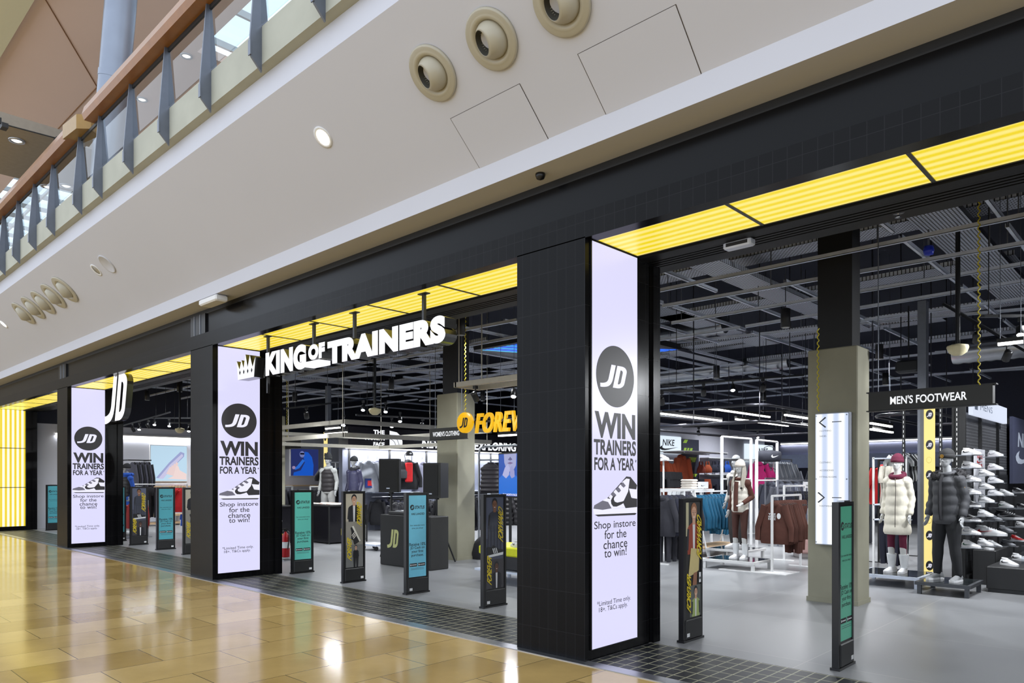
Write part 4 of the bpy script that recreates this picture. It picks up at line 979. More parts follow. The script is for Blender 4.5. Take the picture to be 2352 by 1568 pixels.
# brown rack by the cream mannequin
straight_rack(-5.28, 6.95, 8.15, 1.30, 'white rack of brown sweatshirts beside the mannequin in the cream vest')
tag(MB().box(-6.15, -4.95, 6.72, 7.3, 0, .012).build('floor_plate', WHITE), 'white plate on the floor at the foot of the brown sweatshirt rack', 'floor plate')
row('hoodie', [BRN], (-5.28, 7.0, 1.27), (-5.28, 7.7, 1.27), 7, 0, 'brown sweatshirt hanging on the white rack by the cream vest mannequin', 'sweatshirt', 'brown sweatshirts on the white rack', logo=txt_logo(['THE', 'NORTH', 'FACE'], E_lt2, -.3, .13, .035), jit=.04)
row('trousers', [BRN], (-5.28, 7.72, 1.27), (-5.28, 8.1, 1.27), 4, .1, 'brown jogging trousers hanging at the end of the brown sweatshirt rack', 'trousers', 'brown trousers on the white rack', jit=.05)
# second white rack behind it with black shorts
straight_rack(-5.9, 8.9, 9.9, 1.45, 'white rack of dark shorts behind the brown sweatshirts', feet=.2)
row('shorts', [NV, GB], (-5.9, 8.95, 1.42), (-5.9, 9.8, 1.42), 7, 0, 'dark shorts on the white rack behind the brown sweatshirts', 'shorts', 'dark shorts on the rack', jit=.05)
# teal rack
a_rack(-7.55, 8.35, 10.0, 1.32, 'white A-frame rack of teal sweatshirts by the two-photo gate')
row('hoodie', [TEAL], (-7.55, 8.4, 1.30), (-7.55, 9.9, 1.30), 11, 0, 'teal sweatshirt hanging on the white A-frame rack', 'sweatshirt', 'teal sweatshirts on the A-frame rack', logo=txt_logo(['NIKE'], mat('print_pale_teal', (150, 190, 206), .6), -.26, .2, .05), jit=.04)
row('trousers', [TEAL], (-7.95, 9.9, 1.30), (-7.95, 10.6, 1.30), 5, 0, 'teal trousers hanging behind the teal sweatshirts', 'trousers', 'teal trousers behind the rack', jit=.05, parts=False)
# dark tracksuit rack beside the pillar
straight_rack(-7.36, 6.7, 8.0, 1.36, 'white rack of dark tracksuits just right of the big pillar')
row('jacket', [fab(44, 44, 52), NV], (-7.36, 6.78, 1.33), (-7.36, 7.9, 1.33), 7, .1, 'dark tracksuit jacket on the white rack right of the big pillar', 'jacket', 'dark tracksuits by the pillar', jit=.06)
row('trousers', [fab(44, 44, 52)], (-7.44, 6.95, .98), (-7.44, 7.8, .98), 4, .1, 'dark tracksuit trousers under the jackets right of the big pillar', 'trousers', 'dark tracksuit trousers by the pillar', parts=False)
# brand wall at the back of the right-hand bay
XN = -12.0
struct(MB().box(XN - .15, XN, 12.6, 21.5, 0, 3.3).build('wall_partition', mat('pale_partition', (198, 198, 210), .7, noise=.02)))
def wall_board(name, cat, label, x, y0, y1, z0, z1, back, art=None, dep=.08):
    t = thing(name, label, cat, (x, y0, z0)); MB().box(0, dep, 0, y1 - y0, 0, z1 - z0).build('board', back, t)
    mb = MB(); M = face_m((dep, 0, 0), '+X')
    if art: art(mb, y1 - y0, z1 - z0, M); mb.build('print', None, t)
    return t
E_box = mat('light_box', (226, 240, 250), .4, emit=1.0)
def nike_art(c):
    def f(mb, W, Hh, M): text(mb, 'NIKE', W * .62, Hh * .45, W * .36, Hh * .36, .003, M, c, .02, .15); swoosh(mb, W * .36, Hh * .18, W * .56, Hh * .36, .004, M, c)
    return f
wall_board('brand_sign', 'sign', 'lit pale sign with black lettering and tick right of the big pillar', XN, 13.3, 15.25, 2.36, 2.9, E_box, nike_art(INK), .1)
def green_art(mb, W, Hh, M):
    g = mat('lime', (176, 214, 70), .5)
    for (a, b, c_, d) in ((.04, .91, .34, .985), (.02, .66, .26, .80), (.22, .66, .42, .80), (.38, .66, .62, .80), (.30, .48, .86, .59), (.22, .44, .62, .52), (.3, .2, .52, .27), (.5, .14, .9, .21)):
        mb.poly([(a * W, b * Hh), (c_ * W - .1 * W, b * Hh), (c_ * W, d * Hh), (a * W + .1 * W, d * Hh)], .003, M, g)
wall_board('graphic_board', 'board', 'tall dark panel with lime green shapes on the back partition', XN, 15.35, 16.4, 1.45, 2.85, mat('panel_navy', (44, 46, 62), .5), green_art)
wall_board('brand_sign', 'sign', 'lit pale sign with black lettering and tick behind the cream vest mannequin', XN, 19.8, 22.0, 2.2, 2.85, E_box, nike_art(INK), .1)
def on_wall(kind, m, u, v, x, label, cat, group=None, s=1.0, rz=PI / 2):
    p = on_x(u, v, x); return hung(kind, m, p, rz, label, cat, group, True, s)
for k, (u, v) in enumerate(((1516, 1050), (1566, 1038))): on_wall('hoodie', ORG, u, v, XN + .5, ['orange hooded jacket hung high right beside the big pillar', 'orange hooded jacket hung high below the lit sign left of the lime panel'][k], 'jacket', None, 1.5)
row('hoodie', [ORG], on_x(1510, 1052, XN + .4), on_x(1530, 1052, XN + .4), 3, .3, 'orange top on the wall rail beside the big pillar', 'top', 'orange tops on the wall rail', parts=False, scale=1.3)
row('shorts', [GB], on_x(1524, 1074, XN + 1.1), on_x(1553, 1076, XN + 1.1), 7, .5, 'black shorts bunched on the wall rail between the orange jackets', 'shorts', 'black shorts on the wall rail', parts=False, scale=1.3)
for k in range(5): hung('bra', [fab(140, 60, 46), ORG, NV, NV, BLU][k], on_x(1610 + k * 15, 1052, XN + .3), PI / 2 - .3, ['rust', 'orange', 'left navy', 'right navy', 'blue'][k] + ' sports bra on the upper rail right of the lime panel', 'sports bra', 'sports bras on the wall', False, 1.5)
for k in range(6): hung('shorts', [NV, ORG, NV, NV, GB, NV][k], on_x(1606 + k * 15, 1092, XN + .3), PI / 2 - .3, ['first', 'second', 'third', 'fourth', 'fifth', 'sixth'][k] + ' pair of shorts on the lower rail right of the lime panel', 'shorts', 'shorts on the wall', False, 1.4)
hung('hoodie', PINK, on_x(1742, 1052, XN + 2.6), PI / 2 - .4, 'bright pink hooded top behind the cream vest mannequin', 'top', None, True, 1.35)
hung('bra', PINK, on_x(1771, 1066, XN + 2.8), PI / 2 - .4, 'bright pink sports bra below the black sports bag', 'sports bra', None, True, 1.3)
hung('leggings', GB, on_x(1757, 1060, XN + 2.7), PI / 2 - .4, 'black leggings between the pink top and the pink bra', 'leggings', None, True, 1.0)
q1 = on_x(1742, 1054, XN + 2.65); q2 = on_x(1771, 1054, XN + 2.75); straight_rack(XN + 2.7, q1.y - .3, q2.y + .3, q1.z, 'white rack of pink sportswear behind the cream vest mannequin')
for (z, lab) in ((2.22, 'upper'), (1.67, 'lower')):
    t = thing('wall_rail', f'{lab} white wall rail on the back partition right of the lime panel', 'wall rail', (XN, 16.6, z)); MB().box(.0, .34, 0, 3.6, .04, .06).build('shelf', WHITE, t); MB().cyl((.3, 0, 0), (.3, 3.6, 0), .015, 8).build('rail', CHROME, t)
def placard(u0, v0, u1, v1, d, label):
    a = at_depth(u0, v1, d); b = at_depth(u1, v0, d); t = thing('shelf_placard', label, 'sign', a, YAW); W, Hh = math.hypot(b.x - a.x, b.y - a.y), b.z - a.z
    MB().box(0, W, 0, .015, 0, Hh).build('card', E_lt2, t); MB().cyl((W / 2, .008, -a.z), (W / 2, .008, 0), .01, 6).build('post', WHITE, t)
    mb = MB(); swoosh(mb, W * .3, Hh * .3, W * .45, Hh * .3, .001, face_m((0, 0, 0)), INK); mb.build('print', None, t)
placard(1533, 1127, 1574, 1147, 14.2, 'white card sign with a black tick at the end of the teal rack'); placard(1603, 1106, 1627, 1121, 17, 'small grey card sign with a black tick in front of the lower wall rail'); placard(1845, 1106, 1868, 1120, 15, 'small white card sign with a tick beside the right concrete column')
p = at_depth(1583, 1122, 17.5); t = thing('display_table', 'white display table holding folded cream sweaters behind the teal rack', 'display table', (p.x, p.y, 0)); MB().box(-.7, .5, -.3, .3, p.z - .05, p.z).build('top', WHITE, t)
for fx in (-.65, .45):
    for fy in (-.25, .25): MB().box(fx - .02, fx + .02, fy - .02, fy + .02, 0, p.z - .05).build('leg', WHITE, t)
for k in range(4): o = MB().bbox(-.17, .17, -.13, .13, 0, .055, .02).build('folded_sweater', fab(222, 214, 204)); o.location = (p.x, p.y, p.z + .058 * k); o.rotation_euler = (0, 0, R.uniform(-.1, .1)); tag(o, f'folded cream sweater on the white display table, {["lowest", "second", "third", "topmost"][k]} of its stack', 'sweater', 'folded cream sweaters')
q1 = on_x(1506, 1048, XN); q2 = on_x(1572, 1048, XN)
t = thing('wall_rail', 'white wall rail holding the orange jackets beside the big pillar', 'wall rail', (XN, q1.y - .2, q1.z + .1)); MB().box(0, 1.15, 0, q2.y - q1.y + .9, .03, .05).build('shelf', WHITE, t)
for xx in (.4, .5, 1.1): MB().cyl((xx, 0, .0), (xx, q2.y - q1.y + .9, 0), .014, 8).build('rail', CHROME, t)
# white tall fixture frames with a black sports bag
def fixture(p, q, h, label):
    t = thing('display_fixture', label, 'display frame', (p.x, p.y, 0), group='white display frames'); d = q - p
    for f in (0, 1): MB().box(d.x * f - .025, d.x * f + .025, d.y * f - .025, d.y * f + .025, 0, h).build('post', WHITE, t)
    MB().tube([(0, 0, h), (d.x, d.y, h)], .025, 6).build('top_bar', WHITE, t); MB().tube([(0, 0, h * .62), (d.x, d.y, h * .62)], .02, 6).build('shelf_bar', WHITE, t)
p = at_depth(1658, 1098, 16.5); q = at_depth(1725, 1098, 17.5); fixture(Vector((p.x, p.y, 0)), Vector((q.x, q.y, 0)), 2.55, 'tall white display frame behind the two pale mannequins')
p = at_depth(1738, 1098, 17); q = at_depth(1785, 1098, 18); fixture(Vector((p.x, p.y, 0)), Vector((q.x, q.y, 0)), 2.5, 'tall white display frame carrying the black sports bag')
M_bagk = fab(36, 38, 48)
def duffel(p, rz, label, s=1.0, m=None, tick=True):
    t = thing('sports_bag', label, 'bag', p, rz); t.scale = (s,) * 3
    MB().tube([(-.30, 0, .15), (-.28, 0, .155), (-.1, 0, .165), (.1, 0, .165), (.28, 0, .155), (.30, 0, .15)], [(.05, .05), (.14, .13), (.15, .15), (.15, .15), (.14, .13), (.05, .05)], 16).build('body', m or M_bagk, t)
    MB().tube([(-.14, -.05, .27), (-.12, -.05, .38), (0, -.04, .42), (.12, -.05, .38), (.14, -.05, .27)], .012, 6).build('strap', m or M_bagk, t)
    if tick: mb = MB(); swoosh(mb, .02, .12, .2, .1, .001, face_m((0, -.152, 0)), E_lt2); mb.build('tick', None, t)
p = at_depth(1765, 1062, 17.4); duffel(p, .75, 'black sports bag with a white tick on the white frame shelf', .95)
# dark clothing racks behind, around the ottoman
for k, (x, y0, y1, h, kind, ms, lab) in enumerate([
   (-7.2, 11.6, 13.6, 1.55, 'jacket', [DKG, NV, fab(80, 84, 96)], 'grey patterned jacket on the rack behind the pink ottoman'),
   (-8.4, 13.6, 15.8, 1.6, 'jacket', [fab(58, 60, 72), fab(88, 92, 104), GB], 'dark patterned jacket on the second rack behind the pink ottoman'),
   (-6.2, 12.4, 14.4, 1.5, 'jacket', [fab(52, 56, 70), DKG], 'dark blue-grey jacket on the rack beside the right concrete column'),
   (-9.6, 16.2, 18.2, 2.2, 'hoodie', [fab(150, 152, 160), fab(120, 124, 134)], 'grey hooded top on the tall rack far behind the ottoman'),
   (-8.0, 17.4, 19.4, 2.3, 'hoodie', [NV, fab(30, 32, 50)], 'navy hooded top on the tall rack far behind the ottoman')]):
    straight_rack(x, y0, y1, h, 'rack holding ' + lab.replace(' on the rack', 's,').replace(' on the second rack', 's, second').replace(' on the tall rack', 's, tall'), mat('rack_grey', (120, 122, 130), .4, .4))
    row(kind, ms, (x, y0 + .1, h - .03), (x, y1 - .1, h - .03), 11, .15, lab, 'jacket' if kind == 'jacket' else 'top', lab.split(' on the')[0] + ' row ' + str(k), parts=False, scale=1.05)
    if h < 2: row('trousers', ms, (x + .25, y0 + .2, h - .5), (x + .25, y1 - .2, h - .5), 7, .4, lab.replace('jacket', 'trousers').replace('top', 'trousers'), 'trousers', 'trousers row ' + str(k), parts=False)
# shelf wall right of it
struct(MB().box(-14, -4, 22.8, 23.0, 2.0, 2.5).build('trim_9', mat('bright_shelf_back', (196, 206, 236), .6)))
strip((-12, 22.96, 2.95), (-5, 22.96, 2.95), 'white strip light along the far back wall', 60)
for k in range(8): hung('hoodie', [GRYL, fab(120, 124, 134), NV, GB][k % 4], (-11.2 + k * .78, 22.3, 2.0), .2, 'sweatshirt hanging in the row on the far back wall', 'sweatshirt', 'sweatshirts on the far back wall', False, 1.1)
# pink ottoman with a trainer on it
t = thing('ottoman', 'round pink ottoman stool left of the right concrete column', 'ottoman', (-5.72, 9.95, 0))
MB().lathe([(.0001, .5), (.40, .5), (.47, .47), (.49, .42), (.49, .14), (.47, .10), (.0001, .10)][::-1], 36).build('seat', fab(204, 164, 158), t)
MB().lathe([(.0001, 0), (.40, 0), (.40, .10), (.0001, .10)], 30).build('plinth', mat('plinth_pale', (206, 200, 198), .5), t)

# ================================================================== trainers
def make_trainer(cu, cs, cw, label):
    t = thing('trainer', label, 'trainer')
    st = [(-.145, .024, .062), (-.135, .036, .078), (-.11, .041, .094), (-.075, .041, .096), (-.045, .039, .088), (-.01, .040, .079), (.03, .043, .066), (.07, .047, .054), (.105, .044, .044), (.13, .034, .036), (.146, .016, .028)]
    rs = []
    for x, w_, h in st:
        rs.append([(x, w_ * math.copysign(abs(math.cos(a)) ** .8, math.cos(a)), .018 + (h - .018) * max(0, math.sin(a)) ** .8) for a in [PI * k / 8 for k in range(9)]] + [(x, -w_ * .6, .012), (x, w_ * .6, .012)])
    MB().rings(rs).build('upper', cu, t)
    out = [(-.150, 0), (-.142, .032), (-.10, .042), (-.04, .041), (.03, .045), (.08, .050), (.12, .043), (.145, .024), (.154, 0)]
    ol = out + [(x, -y) for x, y in out[-2:0:-1]]
    mb = MB(); mb.prism(ol[::-1], 0.0, .026); mb.build('sole', cs, t)
    MB().tube([(-.085 + .042 * math.cos(a), .027 * math.sin(a), .091 + .004 * math.cos(a + PI)) for a in [k * PI / 6 for k in range(13)]], .009, 6).build('collar', cu, t)
    mb = MB(); mb.ball((-.085, 0, .092), (.034, .020, .006), 12); mb.build('opening', DK, t)
    mb = MB()
    for k in range(5): mb.tube([(-.035 + k * .022, -.022, .082 - k * .0062), (-.033 + k * .022, 0, .090 - k * .0064), (-.035 + k * .022, .022, .082 - k * .0062)], .0035, 5)
    mb.build('laces', cs, t)
    mb = MB()
    for s in (-1, 1):
        pts = [(-.105 + a * .15, s * .0445, .030 + b * .042) for a, b in SW]; mb.add([(x, y, z) for x, y, z in pts] + [(x, y * .9, z) for x, y, z in pts], [list(range(len(pts)))[::s], [len(pts) + i for i in range(len(pts))][::-s]])
    mb.build('side_tick', cw, t)
    return t
WSH, GSH, BSH = mat('leather_white', (232, 232, 234), .45, noise=.02), mat('leather_grey', (150, 152, 158), .6), mat('leather_black', (38, 38, 42), .6)
RSH, GRN = mat('leather_red', (180, 34, 36), .5), mat('leather_green', (40, 90, 66), .5)
TR = {}
def trainer(style, p, rz, label, s=1.0, group=None):
    if style not in TR:
        c = {'white': (WSH, WSH, GSH), 'tick': (WSH, WSH, BSH), 'redtick': (WSH, WSH, RSH), 'green': (WSH, WSH, GRN), 'black': (BSH, WSH, WSH), 'red': (RSH, WSH, WSH), 'grey': (GSH, mat('sole_grey', (120, 122, 126), .6), BSH), 'tan': (mat('suede_tan', (176, 170, 158), .7), WSH, BSH)}[style]
        TR[style] = t = make_trainer(*c, label); t.location = p; t.rotation_euler = (0, 0, rz); t['label'] = label
    else: t = dup(TR[style], p, rz, label)
    t.scale = (s,) * 3
    if group: t['group'] = group
    elif 'group' in t: del t['group']
    return t
trainer('tan', (-5.66, 9.80, .50), .5, 'pale trainer standing on the pink ottoman', 1.0)

p = at_depth(1524, 1056, 15.5); t = thing('shoe_stand', 'white post stand holding a big white trainer beside the big pillar', 'stand', (p.x, p.y, 0)); MB().cyl((0, 0, 0), (0, 0, p.z - .02), .02, 8).build('post', WHITE, t); MB().box(-.18, .18, -.1, .1, p.z - .02, p.z).build('plate', WHITE, t); MB().cyl((0, 0, 0), (0, 0, .02), .15, 16).build('base', WHITE, t)
trainer('tick', p, -.5, 'white trainer displayed high up beside the big pillar', 1.25)
# ---- trainer wall at the right
XF = -2.62
M_slat = tile_mat('slat_wall', (40, 41, 44), (44, 45, 48), (22, 22, 24), 9, .10, .006, .5, axes='WALL', noise=.05)
M_gridb = tile_mat('grid_back', (58, 58, 62), (60, 60, 64), (108, 110, 114), .05, .05, .004, .5, axes='WALL', offs=0, noise=.03)
t = thing('shoe_wall', 'dark double-sided shoe wall carrying white trainers at the right', 'shoe wall', (XF, 7.75, 0))
MB().box(-.14, 0, 0, 6.2, .12, 1.66).build('slat_board', M_slat, t)
MB().box(-.14, -.02, 0, 6.2, 1.66, 2.62).build('grid_board', M_gridb, t)
for y in (0.0, 1.1, 2.5, 4.0, 5.5):
    mb = MB().box(-.16, .02, y - .03, y + .03, 0, 2.75)
    for k in range(26): mb.box(.02, .022, y - .006, y + .006, .2 + k * .095, .25 + k * .095, m=None)
    mb.build('upright', SATIN, t)
MB().box(-.14, .05, .05, 6.2, 0, .12).build('base', SATIN, t)
MB().box(.05, .055, 1.2, 6.2, .02, .045).build('base_light', E_tube, t)
a = on_x(2214, 958, XF + .03); b = on_x(2306, 930, XF + .03)
def mens_art(mb, W, Hh, M): text(mb, 'MENS', W * .36, Hh * .36, W * .34, Hh * .36, .003, M, mat('lbl_grey', (120, 130, 150), .5), .0); rect(mb, W * .04, W * .12, Hh * .3, Hh * .7, .003, M, mat('lbl_grey', (120, 130, 150), .5))
wall_board('light_box_sign', 'sign', 'lit white header sign for mens above the shoe wall', XF + .02, 7.92, 10.6, 2.58, 2.86, mat('light_box_soft', (214, 222, 240), .4, emit=1.0), mens_art, .06)
def nike_big(mb, W, Hh, M):
    c = mat('print_ice', (214, 222, 240), .5); text(mb, 'NIKE', W * .48, Hh * .56, W * .6, Hh * .22, .003, M, c, .04, .1); swoosh(mb, W * .1, Hh * .3, W * .85, Hh * .26, .004, M, c)
wall_board('brand_board', 'board', 'slate blue panel with white lettering and tick at the right edge', XF + .03, 11.15, 13.9, 1.50, 2.75, mat('slate_blue', (72, 76, 100), .6), nike_big, .05)
def air_art(mb, W, Hh, M):
    c = mat('print_red', (196, 40, 44), .5); text(mb, 'NIKE', W * .5, Hh * .84, W * .5, Hh * .05, .003, M, c, .02); swoosh(mb, W * .2, Hh * .76, W * .6, Hh * .07, .003, M, c); text(mb, 'AIR', W * .55, Hh * .70, W * .4, Hh * .05, .003, M, c, .02)
a = on_x(2243, 1168, XF + .05); b = on_x(2267, 1030, XF + .05)
wall_board('hanging_banner', 'banner', 'narrow white banner with red lettering among the white trainers', XF + .01, a.y, b.y, a.z, b.z - .02, mat('banner_white', (226, 226, 232), .6), air_art, .012)
SHX = XF + .24; kshelf = MB().box(0, .2, -.07, .07, -.012, 0).box(0, .012, -.05, .05, -.05, 0).mesh('shoe_bracket', mat('clear_acrylic', (120, 124, 130), .2))
def shoe_on_wall(u, v, style, label, rz=-.75, s=1.0, xs=SHX):
    p = on_x(u, v, xs); o = link('shoe_shelf', kshelf); o.location = (XF + .0, p.y, p.z - .001); o.scale = ((xs - XF + .14) / .2, 1, 1); tag(o, 'shelf under the ' + ' '.join(label.split()[:13]), 'shelf', 'shoe shelves on the shoe wall')
    return trainer(style, p, rz, label, s)
rows_ = ['topmost', 'second', 'third', 'fourth', 'fifth', 'sixth', 'seventh', 'eighth']
for k, (v, st) in enumerate(((1044, 'tick'), (1074, 'tick'), (1105, 'tick'), (1134, 'tick'), (1163, 'black'), (1196, 'black'), (1226, 'white'), (1257, 'green'))):
    shoe_on_wall(2231, v, st, f'{"black" if st == "black" else "white"} trainer in the left column of the shoe wall, {rows_[k]} from the top', .3 - .9)
for k, v in enumerate((1092, 1122, 1153)): shoe_on_wall(2266, v, 'white', f'white trainer in front of the narrow banner, {rows_[k]} of three')
for k, v in enumerate((1048, 1078, 1108, 1137)): shoe_on_wall(2287, v, 'white', f'white trainer right of the narrow banner, {rows_[k]} of four')
for k, (u, v, st, lab) in enumerate([(2311, 1137, 'green', 'white trainer with a green tick, upper of the pair left of the blue panel'), (2311, 1165, 'green', 'white trainer with a green tick, lower of the pair left of the blue panel'),
   (2264, 1185, 'white', 'left white trainer of the pair on the slanted shelf below the banner'), (2284, 1195, 'grey', 'right grey and white trainer of the pair on the slanted shelf below the banner'), (2318, 1192, 'black', 'large black trainer with a white sole right of the banner'), (2340, 1132, 'black', 'dark trainer below the slate blue panel'), (2275, 1229, 'redtick', 'large white trainer shown side on with a red tick'),
   (2311, 1221, 'grey', 'grey trainer right of the side-on white trainer'), (2337, 1242, 'red', 'red and white trainer at the right edge'), (2264, 1252, 'white', 'left trainer of the white pair below the side-on trainer'), (2284, 1256, 'tick', 'right trainer of the white pair below the side-on trainer'), (2316, 1253, 'grey', 'grey trainer above the perspex stand'), (2348, 1210, 'tick', 'white trainer cut by the right edge, mid height'), (2350, 1168, 'black', 'black trainer cut by the right edge')]):
    big = st == 'redtick' or (st == 'black' and u == 2318); shoe_on_wall(u, v, st, lab, -.15 if big else -.75, 1.5 if big else 1.0)
# low display boxes at the foot of the shoe wall
t = thing('display_plinth', 'low dark display box at the foot of the shoe wall', 'plinth', (-2.2, 7.0, 0)); MB().bbox(-.0, .62, 0, 1.6, .05, .36, .01).build('box', SATIN, t); MB().box(.622, .628, .02, 1.6, .01, .04).build('edge_light', E_tube, t); MB().box(.02, .6, .02, 1.58, 0, .05).build('kick', BLACK, t)
t = thing('display_plinth', 'taller dark display box behind the low one by the shoe wall', 'plinth', (-2.52, 7.78, 0)); MB().bbox(.0, .30, 0, .9, .0, .52, .01).build('box', SATIN, t)
trainer('tick', (-2.38, 7.95, .52), -.7, 'white trainer with a black tick on the taller dark box'); trainer('tick', (-1.98, 7.35, .36), -.7, 'white trainer with a black tick on the front of the low dark box'); trainer('tick', (-1.98, 8.2, .36), -.7, 'white trainer with a tick further along the low dark box'); trainer('white', (-1.75, 8.5, .36), -.7, 'plain white trainer at the far end of the low dark box')
t = thing('glass_stand', 'small clear glass stand on the low dark box', 'stand', (-1.9, 7.75, .36)); g = glass_mat('acrylic', (.8, .82, .85)); MB().box(0, .3, 0, .012, 0, .26).build('pane', g, t); MB().box(0, .3, .2, .212, 0, .26).build('pane', g, t); MB().box(0, .3, 0, .212, .26, .27).build('pane', g, t)
t = thing('fitting_mirror', 'slanted steel-framed shoe mirror at the right edge by the shoe wall', 'mirror', (-1.55, 8.8, 0))
for s in (0, .4): MB().tube([(s * .9, 0, .02), (s * .9 - .18, .28, .62)], .018, 8).build('leg', CHROME, t)
MB().add([(0, 0, .06), (.36, 0, .06), (.18, .28, .60), (-.18, .28, .60), (0, .02, .05), (.36, .02, .05), (.18, .30, .59), (-.18, .30, .59)], [(0, 1, 2, 3), (7, 6, 5, 4), (0, 4, 5, 1), (1, 5, 6, 2), (2, 6, 7, 3), (3, 7, 4, 0)]).build('mirror_glass', mat('mirror', (190, 194, 198), .05, 1.0, noise=0), t)
# end of the shoe wall: yellow lit strip with discs, uprights, pale garments
a = on_y(2122, 1335, 7.66); b = on_y(2146, 945, 7.66)
t = thing('light_strip_banner', 'tall pale yellow lit strip with black discs behind the grey jacket mannequin', 'banner', (a.x, 7.66, .10))
W = b.x - a.x; Hh = 2.85
MB().box(0, W, 0, .05, 0, Hh).build('light_box', mat('strip_yellow', (248, 226, 140), .4, emit=1.0), t)
mb = MB(); M = face_m((0, 0, 0))
for k in range(6):
    z = .14 + k * .47; disc(mb, W * .55, z, W * .36, .075, .003, M, INK); jd(mb, W * .54, z, W * .42, .06, .004, M, E_lt, .2)
    if k % 2: disc(mb, W * .5, z + .235, W * .26, .05, .003, M, mat('strip_olive', (196, 180, 96), .5)); disc(mb, W * .5, z + .235, W * .22, .042, .004, M, MATS['strip_yellow'])
mb.build('print', None, t)
struct(MB().box(-3.26, -3.14, 7.74, 7.9, 0, 4.4).build('wall_post', mat('post_grey', (120, 124, 134), .4, .4)))
for x in (-3.44, -2.92, -2.70):
    t = thing('perforated_upright', f'slotted steel upright at the end of the shoe wall, {"left of the yellow strip" if x < -3.3 else "right of the yellow strip" if x < -2.8 else "at the corner"}', 'upright', (x, 7.66, 0)); mb = MB().box(-.02, .02, 0, .03, 0, 2.7)
    mb.build('post', SATIN, t); mb = MB()
    for k in range(34): mb.box(-.004, .004, -.002, 0, .15 + k * .075, .19 + k * .075)
    mb.build('slots', WHITE, t)
t = thing('display_fixture', 'white frame of folded shelves left of the yellow strip', 'display frame', (-3.98, 7.95, 0), group=None)
for x in (0, .5): MB().box(x - .015, x + .015, 0, .03, 0, 1.95).build('post', WHITE, t)
for z in (.9, 1.15, 1.92): MB().box(0, .5, 0, .35, z, z + .02).build('shelf', GALV, t)
row('tee', [fab(196, 190, 178)], (-3.9, 8.2, 1.9), (-3.55, 8.2, 1.9), 4, PI / 2, 'cream top hanging at the end of the shoe wall', 'top', 'cream tops at the end of the shoe wall', parts=False, jit=.05)
row('trousers', [fab(30, 32, 48)], (-3.9, 8.1, 1.15), (-3.5, 8.1, 1.15), 4, PI / 2, 'navy trousers hanging below the cream tops', 'trousers', 'navy trousers below the cream tops', parts=False, jit=.05)
hung('jacket', RED, at_depth(2030, 1060, 14), .3, 'red jacket seen between the column and the white coat', 'jacket', None)
straight_rack(at_depth(2030, 1060, 14).x, at_depth(2030, 1060, 14).y - .3, at_depth(2030, 1060, 14).y + 1.4, 1.95, 'dark rack behind the white coat mannequin carrying the red jacket', SATIN)
row('tee', [E_lt2, GB], at_depth(2062, 1035, 12), at_depth(2085, 1033, 12.5), 6, .3, 'small white or black top on the rail above the white coat', 'top', 'tops on the rail above the white coat', parts=False, scale=.7)
# ================================================================== mannequins
M_man = mat('mannequin_grey', (168, 170, 172), .5, noise=.02)
M_manw = mat('mannequin_pale', (206, 206, 204), .45, noise=.02)
def limb(mb, pts, rad, n=14):
    mb.tube(pts, rad, n)
    for p, r in zip(pts, rad): mb.ball(p, tuple([(r[0] if isinstance(r, tuple) else r) * .96] * 3), 10)
POSE = {'relaxed': dict(L=((.185, 0, 1.43), (.238, .045, 1.15), (.25, -.05, .915)), R=((-.185, 0, 1.43), (-.24, .06, 1.155), (-.262, -.02, .915))),
        'bent': dict(L=((.18, 0, 1.42), (.25, .08, 1.165), (.15, -.13, 1.05)), R=((-.18, 0, 1.42), (-.235, .05, 1.145), (-.25, -.05, .915)))}
def legs_of(st): return [((s * .092, 0, .93), (s * (.10 + st * .02), -.015, .50), (s * (.105 + st * .05), .02, .085)) for s in (1, -1)]
